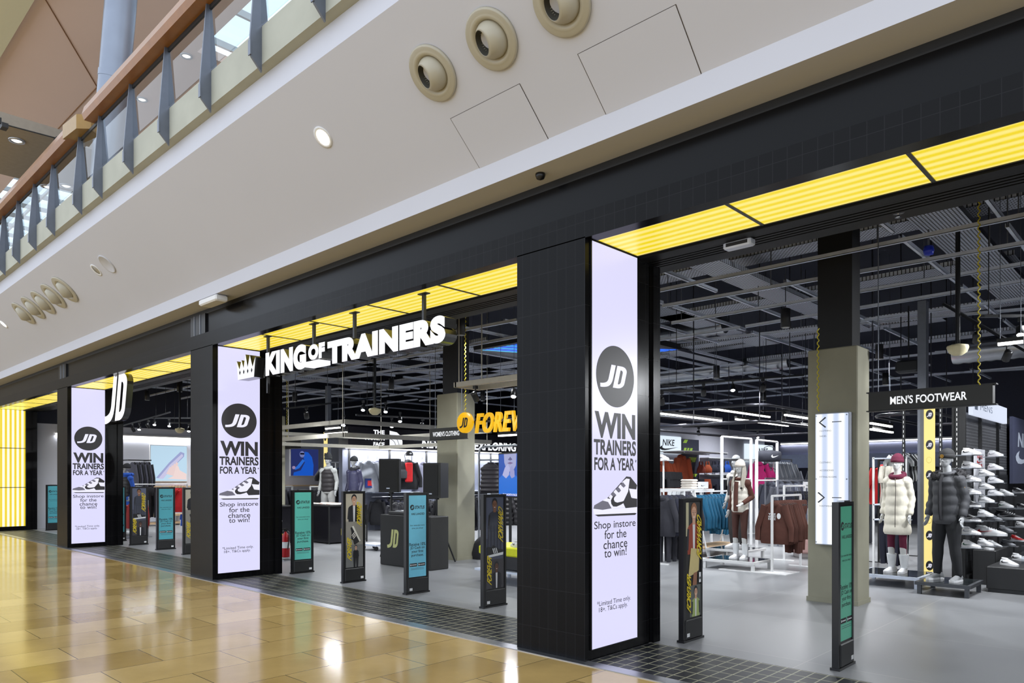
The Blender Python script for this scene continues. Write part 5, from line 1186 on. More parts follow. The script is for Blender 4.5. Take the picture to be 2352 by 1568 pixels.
def body_mesh(pose, fem, m, key={}):
    k = (pose, fem, m.name)
    if k in key: return key[k]
    mb = MB(); f = .92 if fem else 1.0; P = POSE[pose]
    mb.zt([(.86, 0, .005, .15, .10), (.93, 0, .01, .165, .112), (1.02, 0, .0, .148 * (1 if fem else 1.02), .098), (1.12, 0, -.005, (.132 if fem else .15), .095), (1.25, 0, -.012, .155 * f, .112), (1.36, 0, -.005, .17 * f, .11), (1.44, 0, .005, .165 * f, .092), (1.49, 0, .012, .10, .07), (1.53, 0, .012, .056, .058), (1.63, 0, -.005, .053, .056)], 24)
    for s in ('L', 'R'):
        a, b, c = [Vector((p[0] * f, p[1], p[2])) for p in P[s]]
        limb(mb, [a, a.lerp(b, .4), b, b.lerp(c, .35), c], [.056 * f, .049 * f, .041 * f, .042 * f, .027 * f])
        d = (c - b).normalized(); sg = 1 if s == 'L' else -1
        side = Vector((0, -1, 0)) if abs(d.y) < .6 else Vector((sg * -1, 0, 0)); side = (side - d * side.dot(d)).normalized(); nrm = d.cross(side).normalized()
        pl = c + d * .05; mb.tube([c, c + d * .03, c + d * .06, c + d * .095], [(.026, .018), (.036, .015), (.042, .015), (.038, .012)], 10) if False else limb(mb, [c, c + d * .045, c + d * .09], [.026, .03, .027], 8)
        for q, off in enumerate((-.030, -.010, .010, .029)):
            L_ = (.066, .078, .073, .058)[q]; r0 = c + d * .085 + side * off
            mb.tube([r0, r0 + d * L_ * .45 - nrm * sg * .004, r0 + d * L_ * .8 - nrm * sg * .016, r0 + d * L_ - nrm * sg * .026], [.0105, .0098, .0092, .007], 8)
        r0 = c + d * .035 + side * .026; mb.tube([r0, r0 + side * .026 + d * .025, r0 + side * .034 + d * .055], [.012, .0105, .008], 8)
    for a, b, c in legs_of(0 if fem else 1):
        a, b, c = Vector(a), Vector(b), Vector(c)
        limb(mb, [a, a.lerp(b, .45), b, b.lerp(c, .3), c], [.088, .074, .054, .056, .036])
        mb.tube([c + Vector((0, .04, -.045)), c + Vector((0, -.03, -.05)), c + Vector((0, -.12, -.062)), c + Vector((0, -.17, -.068))], [(.034, .038), (.04, .034), (.042, .02), (.03, .014)], 10)
    # head
    HB = len(mb.v)
    # skull, jaw, brow, nose, lips, chin, ears
    mb.zt([(1.612, 0, -.056, .018, .014), (1.622, 0, -.052, .032, .028), (1.64, 0, -.040, .046, .047), (1.665, 0, -.026, .056, .064), (1.69, 0, -.014, .063, .079), (1.715, 0, -.006, .067, .088), (1.75, 0, .002, .072, .095), (1.785, 0, .006, .071, .092), (1.815, 0, .010, .059, .076), (1.835, 0, .012, .036, .046), (1.842, 0, .012, .010, .012)], 24)
    mb.tube([(-.046, -.066, 1.733), (-.02, -.083, 1.738), (.02, -.083, 1.738), (.046, -.066, 1.733)], .011, 8)
    mb.tube([(0, -.086, 1.73), (0, -.098, 1.705), (0, -.108, 1.686)], [.007, .010, .013], 8); mb.ball((0, -.098, 1.681), (.019, .012, .008), 10)
    mb.ball((0, -.084, 1.656), (.022, .009, .005), 10); mb.ball((0, -.081, 1.647), (.019, .010, .006), 10)
    for s in (-1, 1): mb.ball((s * .036, -.066, 1.688), (.022, .014, .02), 10); mb.ball((s * .069, .012, 1.70), (.008, .020, .030), 10)
    mb.v[HB:] = [(x * 1.06, y * 1.06, 1.62 + (z - 1.62) * 1.06) for x, y, z in mb.v[HB:]]
    key[k] = bake(mb, 'mannequin_body', .0085, 3, m); return key[k]
def top_mesh(kind, pose, fem, m, mx=None):
    mb = MB(); f = .93 if fem else 1.0; P = POSE[pose]
    puff = kind in ('puffer', 'coat', 'vest', 'light'); z0 = {'coat': .60, 'puffer': .80, 'vest': .88, 'light': .80, 'hoodie': .84, 'jacket': .84, 'crop': 1.03}[kind]
    N = 54; secs = []; pitch = {'light': .042, 'coat': .15, 'puffer': .135, 'vest': .115}.get(kind, 1)
    for i in range(N + 1):
        z = z0 + (1.505 - z0) * i / N; g = (z - .9) / .6
        rx = (.184 if puff else .172) * f; ry = (.138 if puff else .125)
        if kind == 'coat': rx += .045 * max(0, (1.3 - z) / .6); ry += .03 * max(0, (1.3 - z) / .6)
        if z > 1.40: q = min(1, (z - 1.40) / .105); rx = rx * (1 - q) + .085 * q; ry = ry * (1 - q) + .075 * q
        if z < z0 + .03: rx *= .95; ry *= .95
        if puff and z < 1.46: q = abs(math.sin(PI * (z - z0) / pitch)); am = .006 if kind == 'light' else .010; rx += am * q; ry += am * q
        secs.append((z, 0, 0, rx, ry))
    mb.zt(secs, 28)
    if kind in ('hoodie', 'jacket', 'coat', 'puffer', 'light'): mb.tube([(.09 * math.cos(a), .01 + .085 * math.sin(a), 1.52 + .02 * math.sin(a)) for a in [k * PI / 8 for k in range(17)]], .034, 8)
    else: mb.tube([(.075 * math.cos(a), .01 + .07 * math.sin(a), 1.52) for a in [k * PI / 8 for k in range(17)]], .02, 8)
    if kind != 'vest':
        for s in ('L', 'R'):
            a, b, c = [Vector((p[0] * f, p[1], p[2])) for p in P[s]]; pts = []; rad = []; n = 26
            for i in range(n + 1):
                q = i / n; p = a.lerp(b, q * 2) if q < .5 else b.lerp(c + (c - b) * .0, (q - .5) * 2)
                r = (.070 if puff else .064) * f * (1 - .30 * q)
                if puff: r += (.004 if kind == 'light' else .008) * abs(math.sin(q * PI * (11 if kind == 'light' else 5)))
                pts.append(p); rad.append(r)
            mb.tube(pts, rad, 14); mb.ball((a.x * .93, a.y, a.z - .005), (.09, .085, .088), 14)
    return bake(mb, kind + '_cloth', .011, 2, m)
def legwear(kind, fem, m):
    mb = MB(); k = 1.02 if kind == 'leggings' else 1.3
    mb.zt([(.84, 0, .005, .15 * (1.06 if kind == 'leggings' else 1.12), .115), (.93, 0, .01, .178, .125), (1.03, 0, 0, .16, .112)], 20)
    for a, b, c in legs_of(0 if fem else 1):
        a, b, c = Vector(a), Vector(b), Vector(c) + Vector((0, 0, .11 if kind == 'leggings' else .01))
        limb(mb, [a, a.lerp(b, .45), b, b.lerp(c, .3), b.lerp(c, .8), c], [.096 * (1.05 if k > 1.1 else 1), .078 * k, .058 * k, .058 * k, .046 * k, .040 * k], 14)
    return bake(mb, kind + '_cloth', .010, 3, m)
def beanie(parent, m, cuff=None, badge=None, tall=.0):
    mb = MB(); mb.zt([(1.728, 0, .0, .088, .106), (1.75, 0, 0, .092, .110), (1.80, 0, .005, .088, .104), (1.835 + tall * .5, 0, .01, .066, .08), (1.86 + tall, 0, .015, .034, .042), (1.868 + tall, 0, .018, .008, .01)], 22)
    mb.v = [(x * 1.05, y * 1.05, z + .012) for x, y, z in mb.v]; h = mb.build('beanie', m, parent); MB().zt([(1.722, 0, 0, .092, .110), (1.724, 0, 0, .097, .115), (1.772, 0, 0, .097, .115), (1.776, 0, 0, .090, .108)], 22, Matrix.Translation((0, 0, .010)) @ Matrix.Diagonal((1.05, 1.05, 1, 1))).build('cuff', cuff or m, h)
    if badge: q = MB(); disc(q, 0, 1.76, .026, .026, .124, face_m((0, 0, 0)), badge, 20); disc(q, 0, 1.76, .017, .017, .1245, face_m((0, 0, 0)), INK, 16); disc(q, 0, 1.76, .010, .010, .125, face_m((0, 0, 0)), badge, 12); q.build('badge', None, h)
def mannequin(label, loc, rz, h, pose, fem, skin, top, legs, shoe_m, hat=None, extra=None, inner=None):
    t = thing('mannequin', label, 'mannequin', loc, rz); k_ = h / 1.83; t.scale = (k_ * .9, k_ * .95, k_) if fem else (k_ * .97, k_, k_)
    link('body', body_mesh(pose, fem, skin), t)
    if inner: link('sweater', top_mesh('hoodie', pose, fem, inner), t)
    if top: link(top[0] if top[0] not in ('light', 'puffer') else 'padded_jacket', top_mesh(top[0], pose, fem, top[1]), t)
    link(legs[0], legwear(legs[0], fem, legs[1]), t)
    if hat: beanie(t, *hat)
    for s in (1, -1):
        c = legs_of(0 if fem else 1)[0 if s > 0 else 1][2]
        sh = TR['white']; up = next(o for o in sh.children if o.name.startswith('upper')).data; so = next(o for o in sh.children if o.name.startswith('sole')).data
        for nm, me in (('trainer', up), ('trainer_sole', so)):
            o = link(nm, me.copy(), t); o.data.materials.clear(); o.data.materials.append(shoe_m if nm == 'trainer' else WSH)
            o.location = (c[0], c[1] - .055, .0); o.rotation_euler = (0, 0, -PI / 2 + s * .15); o.scale = (1.02, 1.12, 1.12)
    if extra: extra(t)
    return t
def stage(x0, x1, y0, y1, z, label, m=None, top=None):
    t = thing('display_platform', label, 'platform', ((x0 + x1) / 2, (y0 + y1) / 2, 0)); a, b = (x1 - x0) / 2, (y1 - y0) / 2
    MB().box(-a, a, -b, b, z - .045, z).build('top', m or GALV, t); MB().box(-a + .04, a - .04, -b + .04, b - .04, z, z + .004).build('glass_plate', top or mat('smoked_glass', (36, 40, 42), .06), t)
    for fx in (-a + .05, a - .05):
        for fy in (-b + .05, b - .05): MB().box(fx - .025, fx + .025, fy - .025, fy + .025, 0, z - .045).build('leg', m or GALV, t)
stage(-3.85, -2.93, 6.55, 7.45, .17, 'low glass-topped platform under the white coat mannequin')
stage(-2.89, -2.22, 6.15, 6.95, .17, 'low glass-topped platform under the grey jacket mannequin', mat('platform_dark', (82, 84, 88), .4, .5))
def fur_hood(t):
    mb = MB(); r = random.Random(5)
    pts = [(.18 * math.cos(a), .04 + .13 * math.sin(a), 1.495 + .04 * math.sin(a)) for a in [k * PI / 14 - .55 for k in range(0, 24)]]
    mb.tube(pts, .055, 10)
    for p in pts:
        for k in range(80):
            d = Vector((r.gauss(0, 1), r.gauss(0, 1), r.gauss(0, 1))).normalized(); q = Vector(p) + d * .05
            mb.tube([q, q + d * .026 + Vector((0, 0, -.006))], [.0035, .001], 3, cap=False)
    mb.build('fur_trim', fab(34, 33, 36), t)
    MB().tube([(0, -.155, .86), (0, -.165, 1.0), (0, -.168, 1.2), (0, -.15, 1.40), (0, -.10, 1.49)], [(.016, .012), (.045, .016), (.05, .016), (.045, .016), (.035, .02)], 10).build('sweater_front', fab(26, 26, 30), t)
    for z in (.98, 1.16, 1.32): MB().ball((.262, -.0, z), (.004, .02, .02), 8).build('sleeve_badge', mat('badge_gold', (212, 160, 50), .5), t) if z > 1.3 else None
GJ = fab(62, 63, 67, .7)
mannequin('grey mannequin in a black beanie and dark grey padded jacket with fur hood', (-2.58, 6.53, .175), -.30, 1.80, 'relaxed', False, M_man, ('puffer', GJ), ('trousers', fab(34, 35, 38)), mat('shoe_grey_suede', (128, 130, 132), .7), (fab(30, 30, 32), None, mat('badge_gold', (212, 160, 50), .5)), fur_hood)
WC = fab(226, 220, 204, .6); BUR = fab(96, 24, 52)
def scarf(t):
    MB().tube([(.105 * math.cos(a), .01 + .10 * math.sin(a), 1.525 + .03 * math.sin(a)) for a in [k * PI / 9 for k in range(19)]], .040, 10).build('collar', BUR, t)
    MB().tube([(.05, -.19, .72), (.05, -.185, 1.0), (.05, -.16, 1.3), (.03, -.14, 1.48)], .006, 6).build('zip', mat('zip_dark', (90, 84, 78), .5), t)
    for s in (1, -1): c = legs_of(0)[0 if s > 0 else 1][2]; MB().tube([(c[0], c[1], .07), (c[0], c[1] - .0, .15), (c[0] * .99, c[1] - .008, .29)], [.054, .066, .082], 14).build('sock', E_lt2, t)
mannequin('pale mannequin in a burgundy beanie and long white padded coat with burgundy leggings', (-3.34, 6.98, .175), -.15, 1.76, 'relaxed', True, M_manw, ('coat', WC), ('leggings', BUR), WSH, (BUR, None, None), scarf)
def long_hair(t):
    for s in (-1, 1):
        for k in range(4): MB().tube([(s * (.07 + .008 * k), -.02 + .02 * k, 1.74), (s * (.09 + .01 * k), -.05 + .02 * k, 1.6), (s * (.10 + .012 * k), -.11 + .015 * k, 1.45), (s * (.10 + .01 * k), -.125, 1.28)], [.016, .022, .02, .006], 8).build('hair_lock', fab(168, 162, 150), t)
    for s in (1, -1): c = legs_of(0)[0 if s > 0 else 1][2]; MB().tube([(c[0], c[1], .07), (c[0], c[1], .18), (c[0], c[1], .29)], [.052, .062, .074], 14).build('sock', E_lt2, t)
    MB().tube([(.0, -.175, .90), (0, -.17, 1.2), (0, -.14, 1.45)], .045, 8).build('sweater_front', BRN, t)
    mb = MB(); disc(mb, .12, 1.33, .03, .02, .158, face_m((0, 0, 0)), INK, 14); mb.build('logo', None, t)
stage(-6.5, -5.5, 6.75, 7.5, .17, 'low platform with a dark top under the cream vest mannequin', WHITE)
mannequin('pale mannequin in a cream beanie, cream padded vest and brown leggings', (-5.92, 7.08, .175), -.05, 1.72, 'bent', True, M_manw, ('vest', fab(226, 220, 208, .6)), ('leggings', fab(74, 44, 38)), WSH, (fab(214, 206, 196), None, None), long_hair, BRN)
def head_band(t): MB().zt([(1.735, 0, .0, .086, .102), (1.775, 0, .0, .086, .102)], 20).build('headband', INK, t); MB().tube([(.0, -.15, 1.05), (0, -.15, 1.2), (0, -.12, 1.42)], [.07, .08, .05], 10).build('vest_top', fab(44, 42, 46), t)
p = on_floor(1690, 1258, .2); stage(p.x - .45, p.x + .45, p.y - .4, p.y + .4, .2, 'white platform behind the cream vest mannequin', WHITE)
mannequin('grey mannequin in a pale open jacket and dark joggers behind the cream vest mannequin', (p.x, p.y, .205), -.25, 1.84, 'bent', True, M_man, ('jacket', fab(196, 192, 186)), ('trousers', fab(48, 46, 46)), WSH, None, head_band)
stage(-17.3, -16.2, 5.2, 6.4, .35, 'platform under the two beanie mannequins in the middle entrance', WHITE)
mannequin('mannequin in a black padded vest with grey sleeves and black beanie', (-16.75, 5.55, .355), .5, 1.84, 'relaxed', False, M_man, ('vest', fab(38, 34, 36, .5)), ('trousers', fab(160, 160, 158)), WSH, (fab(32, 34, 36), None, None, .05), None, fab(172, 174, 172))
mannequin('mannequin in a finely quilted navy jacket and black beanie', (-16.45, 6.15, .355), .25, 1.80, 'relaxed', False, M_man, ('light', fab(56, 56, 84, .4)), ('trousers', fab(40, 40, 44)), WSH, (fab(34, 36, 38), None, None), lambda t: MB().tube([(.10 * math.cos(a), .03 + .09 * math.sin(a), 1.53 + .03 * math.sin(a)) for a in [k * PI / 9 for k in range(19)]], .05, 10).build('hood', fab(36, 36, 44), t))
p = at_depth(291, 1098, 20.5); stage(p.x - .5, p.x + .5, p.y - .4, p.y + .4, .2, 'low platform under the blue hooded mannequin beside the far pillar', WHITE)
mannequin('mannequin in a blue hooded top, dark vest and black beanie beside the far pillar', (p.x, p.y, .205), .3, 1.78, 'relaxed', False, M_man, ('vest', fab(42, 42, 46, .5)), ('trousers', BLU), BSH, (GB, None, None), lambda t: MB().tube([(.11 * math.cos(a), .04 + .11 * math.sin(a), 1.54) for a in [k * PI / 9 for k in range(19)]], .055, 10).build('hood', BLU, t), BLU)

# ================================================================== middle entrance
# speakers on tripods, DJ booth
def speaker(u, v, d, rz, label, lab2):
    p = at_depth(u, v, d); z = p.z
    t = thing('loudspeaker', label, 'loudspeaker', (p.x, p.y, z), rz)
    pr = [(-.19, -.17), (.19, -.17), (.21, -.13), (.13, .19), (-.13, .19), (-.21, -.13)]
    MB().prism(pr, 0, .66).build('cabinet', mat('speaker_black', (34, 34, 33), .6, noise=.05), t)
    M = face_m((0, -.171, 0)); mb = MB(); mb.box(-.175, .175, -.178, -.172, .05, .62); mb.build('grille', mat('speaker_mesh', (24, 24, 24), .7), t)
    mb = MB(); rect(mb, -.035, .035, .07, .09, .0085, M, GALV); mb.build('badge', None, t)
    s = thing('speaker_stand', lab2, 'speaker stand', (p.x, p.y, 0), rz)
    MB().cyl((0, 0, .62), (0, 0, z), .018, 10).cyl((0, 0, .3), (0, 0, .9), .026, 10).build('pole', BLACK, s); MB().cyl((0, 0, .80), (0, 0, .87), .045, 10).build('collar', BLACK, s)
    for k in range(3):
        a = k * 2 * PI / 3 + .5; MB().tube([(0.03 * math.cos(a), .03 * math.sin(a), .84), (.36 * math.cos(a), .36 * math.sin(a), .02)], .016, 8).build('leg', BLACK, s)
        MB().tube([(0.02 * math.cos(a), .02 * math.sin(a), .36), (.19 * math.cos(a), .19 * math.sin(a), .43)], .009, 6).build('brace', BLACK, s)
    MB().cyl((0, 0, z - .03), (0, 0, z), .05, 10).build('top_hat', BLACK, s)
speaker(899, 1130, 14.4, .55, 'black loudspeaker on a stand behind the DJ booth, the left one', 'black tripod stand behind the DJ booth holding the left loudspeaker')
speaker(1003, 1143, 13.75, .15, 'black loudspeaker in front of the concrete column, the right one', 'black tripod stand right of the DJ booth holding the right loudspeaker')
t = thing('dj_booth', 'black DJ booth with pale yellow letters behind the sky blue gate', 'booth', (-11.10, 3.10, 0))
MB().bbox(0, 1.45, 0, .42, 0, .93, .01).build('body', mat('booth_black', (40, 40, 40), .6), t)
mb = MB(); jd(mb, .40, .50, .30, .33, .003, face_m((0, 0, 0)), mat('booth_letters', (206, 208, 140), .5), .15); mb.build('lettering', None, t)
t = thing('dj_mixer', 'black mixing deck lying on top of the DJ booth', 'mixer', (-10.5, 3.31, .932)); MB().bbox(-.4, .4, -.18, .18, 0, .06, .01).build('case', SATIN, t)
for k in (-.24, .24): MB().lathe([(.11, .06), (.11, .075), (.0001, .075)], 20, Matrix.Translation((k, 0, 0))).build('jog_wheel', CHROME, t)
for k in range(6): MB().cyl((-.09 + k * .036, .05, .06), (-.09 + k * .036, .05, .08), .008, 8).build('knob', WHITE, t)
t = thing('holdall', 'black holdall on the floor at the foot of the right loudspeaker stand', 'bag', on_floor(985, 1305)); MB().tube([(-.24, 0, .13), (-.22, 0, .14), (0, 0, .16), (.22, 0, .14), (.24, 0, .13)], [(.05, .04), (.13, .12), (.15, .15), (.13, .12), (.05, .04)], 14).build('body', GB, t); MB().tube([(-.1, -.1, .25), (0, -.1, .36), (.1, -.1, .25)], .012, 6).build('strap', GB, t)
t = thing('black_cover', 'black rounded bag slumped beside the concrete column base', 'bag', on_floor(1108, 1282)); MB().zt([(0, 0, 0, .30, .22), (.12, 0, 0, .31, .23), (.30, .03, 0, .24, .18), (.42, .05, 0, .12, .10), (.45, .05, 0, .03, .03)], 18).build('body', GB, t); MB().tube([(0, 0, .42), (.05, -.02, .5), (.1, 0, .42)], .012, 6).build('strap', GB, t)
# low cart with dark wheels beside the booth
t = thing('floor_trolley', 'low grey trolley on the floor left of the DJ booth', 'trolley', on_floor(862, 1262)); MB().box(-.3, .3, -.2, .2, .10, .14).build('deck', GALV, t)
for fx in (-.24, .24):
    for fy in (-.15, .15): MB().cyl((fx - .015, fy, .05), (fx + .015, fy, .05), .05, 12).build('wheel', BLACK, t)
# JD LAB boxes
def lab_box(x0, x1, y0, y1, h, label, txt):
    t = thing('display_table', label, 'display table', (x0, y0, 0), group='black display tables'); W, D = x1 - x0, y1 - y0
    MB().box(.02, W - .02, .02, D - .02, .03, h).build('body', BLACKP, t)
    mb = MB()
    for fx in (0, W): 
        for fy in (0, D): mb.box(fx - .015, fx + .015, fy - .015, fy + .015, 0, h)
    mb.box(0, W, -.015, .015, h - .02, h + .01).box(0, W, D - .015, D + .015, h - .02, h + .01).box(-.015, .015, 0, D, h - .02, h + .01).box(W - .015, W + .015, 0, D, h - .02, h + .01).build('frame', SATIN, t)
    mb = MB(); M = face_m((W - .015, 0, 0), '+X'); c = D * .5; disc(mb, c, h * .62, .19, .19, .003, M, E_lt2); jd(mb, c - .01, h * .62, .23, .15, .004, M, INK, .2); text(mb, 'LAB', c, h * .22, .40, .16, .003, M, mat('lab_yellow', (236, 226, 40), .5), .05); mb.build('print', None, t)
    return t
lab_box(-16.6, -15.3, 4.66, 5.75, .93, 'black display table with a white disc and yellow lettering behind the beige photo gate', 1)
lab_box(-17.3, -15.95, 3.05, 4.15, .93, 'black display table with a white disc and yellow lettering beside the crown pillar', 1)
for k in range(7):
    for q in range(2):
        o = MB().bbox(-.13, .13, -.10, .10, 0, .035, .012).build('folded_shirt', [fab(222, 218, 212), fab(206, 180, 170)][k % 2]); o.location = (-16.45 + k * .17, 4.9 + q * .4, .942); o.rotation_euler = (0, 0, R.uniform(-.2, .2)); tag(o, 'folded pale shirt on top of the black display table', 'shirt', 'folded shirts on the display table')
t = thing('cardboard_box', 'brown cardboard box between the display table and the teal gate', 'box', (-16.95, 5.25, 0)); MB().box(-.2, .2, -.15, .15, 0, .55).build('carton', mat('cardboard', (160, 120, 84), .8), t)
# fire extinguisher
t = thing('fire_extinguisher', 'red fire extinguisher on a stand beside the crown pillar', 'fire extinguisher', on_floor(656, 1286)); rd = mat('extinguisher_red', (176, 20, 28), .3)
MB().lathe([(.0001, .06), (.075, .06), (.08, .08), (.08, .44), (.07, .49), (.03, .53), (.02, .56)], 20).build('cylinder', rd, t); MB().box(-.015, .015, -.05, .05, .56, .60).box(-.012, .012, -.09, .02, .60, .62).build('handle', BLACK, t)
MB().tube([(0, .03, .57), (.07, .03, .55), (.10, .02, .40), (.09, .0, .22)], .011, 6).build('hose', BLACK, t); MB().box(-.12, .12, -.10, .10, 0, .02).cyl((0, .085, 0), (0, .085, .5), .008, 6).build('stand', CHROME, t); MB().lathe([(.0812, .24), (.0812, .36)], 20).build('label_band', E_lt2, t)
# puffer rack in front of the booth
straight_rack(-13.3, 5.0, 6.4, 1.12, 'dark rack of black padded jackets left of the left loudspeaker', SATIN)
row('puffer', [fab(38, 37, 44, .5)], (-13.3, 5.05, 1.1), (-13.3, 6.3, 1.1), 9, .2, 'black padded jacket on the rack left of the left loudspeaker', 'jacket', 'black padded jackets by the booth', jit=.05)
straight_rack(-12.4, 5.6, 7.2, 1.25, 'dark rack of black coats behind the DJ booth', SATIN)
row('jacket', [GB, fab(96, 98, 108)], (-12.4, 5.7, 1.22), (-12.4, 7.1, 1.22), 9, .2, 'dark coat on the rack behind the DJ booth between the loudspeakers', 'coat', 'dark coats behind the booth', parts=False)
# vest rack and portrait screen right of the column
p = at_depth(1100, 1098, 16.5); t = thing('clothes_rack', 'chrome rounded tube rack holding the black padded vests', 'clothes rack', (p.x, p.y, 0))
hh = 1.6 + (1098 - 1026) / FP * 16.5
MB().tube([(0, 0, 0), (0, 0, hh - .15), (.05, 0, hh - .04), (.16, 0, hh), (1.7, 0, hh), (1.8, 0, hh - .04), (1.85, 0, hh - .15), (1.85, 0, 0)], .025, 8).build('tube_frame', CHROME, t); MB().tube([(0, 0, hh - .3), (1.85, 0, hh - .3)], .02, 8).build('rail', CHROME, t); MB().box(-.05, 1.9, -.3, .3, 0, .03).build('base', SATIN, t)
row('vest', [fab(40, 36, 42, .5)], (p.x + .38, p.y - .1, hh - .28), (p.x + .42, p.y + .9, hh - .28), 5, .25, 'black padded vest on the chrome rack beside the blue portrait screen', 'vest', 'black padded vests', jit=.04, scale=1.0)
row('puffer', [fab(30, 28, 32, .5)], (p.x + .9, p.y - .3, 1.35), (p.x + 1.6, p.y + .5, 1.35), 5, .5, 'black padded coat hanging low beside the big pillar behind the yellow podium', 'coat', 'black coats by the podium', jit=.1, parts=False)
a = at_depth(1146, 1138, 14.6); b = at_depth(1183, 1041, 14.0)
t = thing('portrait_screen', 'upright screen with a blue portrait of praying hands left of the big pillar', 'screen', (a.x, a.y, a.z), math.atan2(b.y - a.y, b.x - a.x))
W, Hh = math.hypot(b.x - a.x, b.y - a.y) * 1.15, b.z - a.z; M = face_m((0, 0, 0))
MB().box(-.03, W + .03, .004, .08, -.03, Hh + .03).cyl((W / 2, .05, -a.z), (W / 2, .05, 0), .03, 8).build('housing', BLACK, t)
eb = lambda n, c: mat(n, c, .4, emit=.9); mb = MB(); rect(mb, 0, W, 0, Hh, .001, M, eb('scr_blue', (22, 78, 176)))
mb.poly([(0, .05 * Hh), (W, .05 * Hh), (W, .45 * Hh), (.75 * W, .55 * Hh), (.3 * W, .55 * Hh), (0, .42 * Hh)], .0015, M, eb('scr_blue2', (30, 110, 214)))
mb.poly([(.28 * W, Hh), (.95 * W, Hh), (.92 * W, .72 * Hh), (.78 * W, .60 * Hh), (.6 * W, .58 * Hh), (.42 * W, .64 * Hh), (.3 * W, .8 * Hh)], .002, M, eb('scr_face', (160, 164, 206)))
mb.poly([(.5 * W, .86 * Hh), (.62 * W, .93 * Hh), (.74 * W, .86 * Hh), (.62 * W, .84 * Hh)], .0025, M, eb('scr_dark', (90, 88, 140))); mb.poly([(.46 * W, .78 * Hh), (.62 * W, .81 * Hh), (.78 * W, .78 * Hh), (.62 * W, .75 * Hh)], .0025, M, eb('scr_lip', (120, 100, 150)))
mb.poly([(.2 * W, .5 * Hh), (.34 * W, .68 * Hh), (.5 * W, .76 * Hh), (.6 * W, .66 * Hh), (.56 * W, .5 * Hh), (.4 * W, .42 * Hh)], .003, M, eb('scr_hand', (176, 178, 222))); mb.poly([(.6 * W, .5 * Hh), (.62 * W, .68 * Hh), (.72 * W, .72 * Hh), (.84 * W, .6 * Hh), (.86 * W, .46 * Hh), (.7 * W, .42 * Hh)], .003, M, eb('scr_hand2', (150, 152, 204)))
text(mb, 'THE NORTH FACE', W * .6, .01 * Hh, W * .75, .05 * Hh, .003, M, E_lt, .03); mb.build('display', None, t)
t = thing('podium', 'yellow-topped podium showing a trainer beside the big pillar', 'podium', (-7.9, 3.15, 0)); MB().bbox(-.3, .7, -.3, .4, .42, .56, .02).build('top', mat('podium_yellow', (222, 224, 30), .5), t); MB().box(-.26, .66, -.26, .36, .22, .42).build('body', BLACKP, t); MB().box(-.34, .74, -.34, .44, .17, .20).build('tray', GALV, t)
for fx in (-.2, .55):
    for fy in (-.2, .3): MB().box(fx - .02, fx + .02, fy - .02, fy + .02, 0, .17).build('leg', GALV, t)
p = on_y(1183, 1268, 3.0); trainer('tick', (p.x, 3.0, .562), 2.6, 'white trainer with a dark tick on the yellow podium', 1.0)
# outdoor brand wall
XT = -18.6
struct(MB().box(XT - .2, XT, 7.2, 19, 0, 2.5).build('wall_brand', mat('brand_wall', (120, 124, 140), .7)))
t = thing('brand_fascia', 'black fascia with a white outdoor logo and slogan over the brand wall', 'fascia', (XT, 7.2, 2.52)); MB().box(-.2, .3, 0, 11.8, 0, .62).build('board', BLACKP, t)
mb = MB(); M = face_m((.302, 0, 0), '+X'); y0 = on_x(836, 1000, XT + .3).y - 7.2
for k, s in enumerate(('THE', 'NORTH', 'FACE')): text(mb, s, y0 + .55 - (.0 if k != 1 else .15), .43 - k * .185, .42 if k != 1 else .72, .13, .001, M, E_txt, .05)
for k in range(3): 
    r0 = .2 + k * .13; mb.poly([(y0 + .95, .06), (y0 + .95 + .5, .06), (y0 + .95 + .5, .25), (y0 + .95 + .42, .42), (y0 + .95 + .28, .52), (y0 + .95, .56)], .001, M, E_txt) if k == 0 else mb.tube([M @ Vector((y0 + .95 + (.5 - k * .13) * math.sin(a * PI / 12), .06 + (.5 - k * .13) * math.cos(a * PI / 12), .002)) for a in range(7)], .008, 4, m=INK)
text(mb, 'NEVER STOP EXPLORING', on_x(968, 1000, XT + .3).y - 7.2, .06, on_x(1186, 1000, XT + .3).y - on_x(968, 1000, XT + .3).y, .30, .001, M, E_txt, .04, .15, 'L'); mb.build('lettering', None, t)
MB().box(.01, .30, .1, 11.6, -.02, 0).build('wash_light', E_tube, t)
area('wash_glow', (XT + .2, 12.5, 2.47), .3, 10.5, 220, (.92, .95, 1))
for k in range(8): struct(MB().box(XT, XT + .03, 7.4 + k * 1.5, 7.46 + k * 1.5, 0, 2.5).build(f'trim_{10 + k}', SATIN))
tnf = [('hoodie', GRYL, 845, 1049, 'pale grey anorak on the brand wall left of the left loudspeaker', 1.35), ('jacket', fab(120, 122, 140), 866, 1050, 'grey and lilac jacket on the brand wall just left of the left loudspeaker', 1.3), ('hoodie', GB, 938, 1050, 'black top with a red bag on the brand wall between the loudspeakers', 1.3), ('jacket', fab(164, 164, 186), 969, 1052, 'lilac grey jacket on the brand wall left of the right loudspeaker', 1.35), ('jacket', fab(40, 40, 46), 986, 1058, 'dark jacket on the brand wall behind the right loudspeaker', 1.2), ('tee', GB, 760, 1063, 'black t-shirt hung on the pale wall left of the beanie mannequins', 1.5), ('hoodie', fab(30, 60, 130), 790, 1062, 'royal blue top peeping out behind the beanie mannequins', 1.3)]
for kind, m, u, v, lab, s in tnf: hung(kind, m, on_x(u, v, XT + (.35 if u > 800 else -1.2)), PI / 2 - .35, lab, 'jacket' if kind == 'jacket' else 'top', None, True, s)
